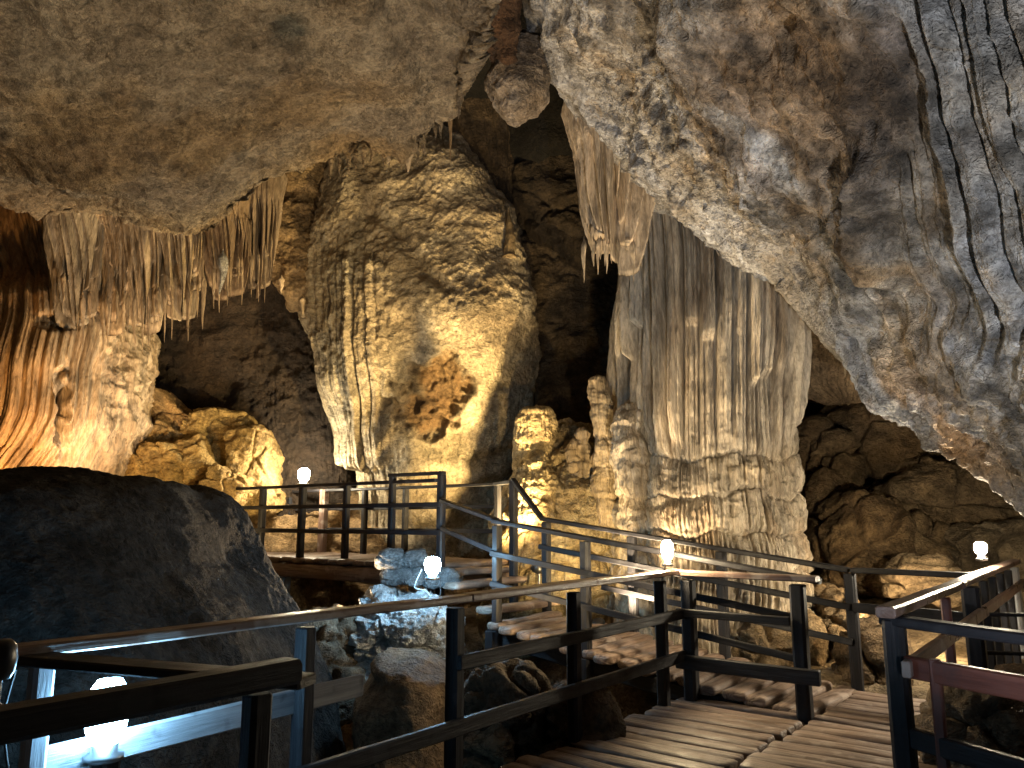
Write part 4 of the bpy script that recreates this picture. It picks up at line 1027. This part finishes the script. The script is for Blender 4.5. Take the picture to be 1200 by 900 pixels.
cable([q+np.array([.06, -.05, -.2]), q+np.array([.02, -.05, -.27]), q+np.array([-.04, -.05, -.36]), q+np.array([-.05, -.03, -.5])], .005, 'pale cable hanging under the box of the cool lamp', 'grey')
cable([p2+np.array([-.1, 0, HR-.08]), p2+np.array([-.12, -.01, .85]), p2+np.array([-.10, 0, .7]), p2+np.array([-.07, 0, .6])], .005, 'thin cable beside the lit post at the left end of the railing')
q4 = P(782, 656, 7.08)
cable([q4+np.array([-.03, -.06, -.05]), q4+np.array([-.10, -.07, -.3]), q4+np.array([-.06, -.07, -.7]), q4+np.array([-.08, -.06, -1.0])], .007, 'dark cable hanging from the warm corner lamp')
q5 = P(507, 672, 9.0)
cable([q5+np.array([-.12, -.05, .05]), q5+np.array([-.2, -.05, -.15]), q5+np.array([-.05, -.06, -.2]), q5+np.array([.1, -.06, -.45])], .008, 'pale cable curling below the blue white lamp', 'grey')
cable([q5+np.array([.06, -.05, .0]), q5+np.array([.1, -.05, -.2]), q5+np.array([.04, -.05, -.5]), q5+np.array([.12, -.05, -.7])], .007, 'dark cable dropping from the blue white lamp onto the white rock')
# ledge of cement blocks by the blue lamp
for k, (a, b, c, d, lb) in enumerate([(444, 474, 645, 664, 'small grey cement lump at the left end of the ledge by the blue lamp'), (472, 500, 644, 663, 'grey cement lump close left of the blue white lamp'),
                                      (448, 498, 662, 684, 'long cement lump under the smaller ones by the blue lamp'), (498, 540, 668, 688, 'cement lump right below the blue white lamp')]):
    boulder('cement_lump', a, b, c, d, 9.5, .16, M['white'], 500+k, lb, cat='cement lump', big=.03, med=.03, small=.01, crack=.02, f=3, nu=80, nv=50, sup=.5, tint=const_tint((.42, .42, .42)))
# black lamp body at the left edge
bl = empty('spotlight', P(2, 840, 2.3), 'black switched-off spotlight on a stand at the lower left edge', 'spotlight')
c0 = P(0, 772, 2.3)
lathe('head', [(.001, .055), (.025, .052), (.040, .035), (.044, .0), (.040, -.035), (.03, -.055), (.001, -.06)], M['black'], bl, c0)
lathe('stem', [(.012, -.055), (.012, -.12), (.02, -.125), (.055, -.14), (.058, -.16), (.001, -.165)], M['black'], bl, c0)
# floodlights
def flood(pos, aim, power, colr, cone, blend, label):
    pos = np.asarray(pos, float); aim = np.asarray(aim, float); d = (aim-pos)/np.linalg.norm(aim-pos)
    root = empty('floodlight', pos, label, 'floodlight', 'floodlights on the cave floor')
    lathe('housing', [(.001, -.09), (.05, -.085), (.08, -.03), (.095, .03), (.09, .032), (.07, .005), (.001, .0)], M['black'], root, pos-d*.08, axis=d)
    lathe('lens', [(.07, 0), (.001, .001)], bulb_mat('lit lens '+label[:10], colr, 8), root, pos-d*.06, axis=d)
    beam('stand', pos-d*.12, pos-d*.12-np.array([0, 0, .22]), .03, .03, M['metal'], root)
    L = bpy.data.lights.new('flood', 'SPOT'); L.energy = power; L.color = colr; L.spot_size = R(cone); L.spot_blend = blend; L.shadow_soft_size = .06
    o = bpy.data.objects.new('flood_light', L); COL.objects.link(o); o.parent = root
    o.rotation_mode = 'QUATERNION'; o.rotation_quaternion = Vector((0, 0, -1)).rotation_difference(Vector(d)); o.location = tuple(d*.02)
for a, b, Y, c, d, Y2, pw, cl, cn, bd, lb in FLOODS: flood(P(a, b, Y), P(c, d, Y2), pw, cl, cn, bd, lb)
for ps, am, pw, cl, cn, lb in ROOM_FLOODS: flood(ps, am, pw, cl, cn, .9, lb)
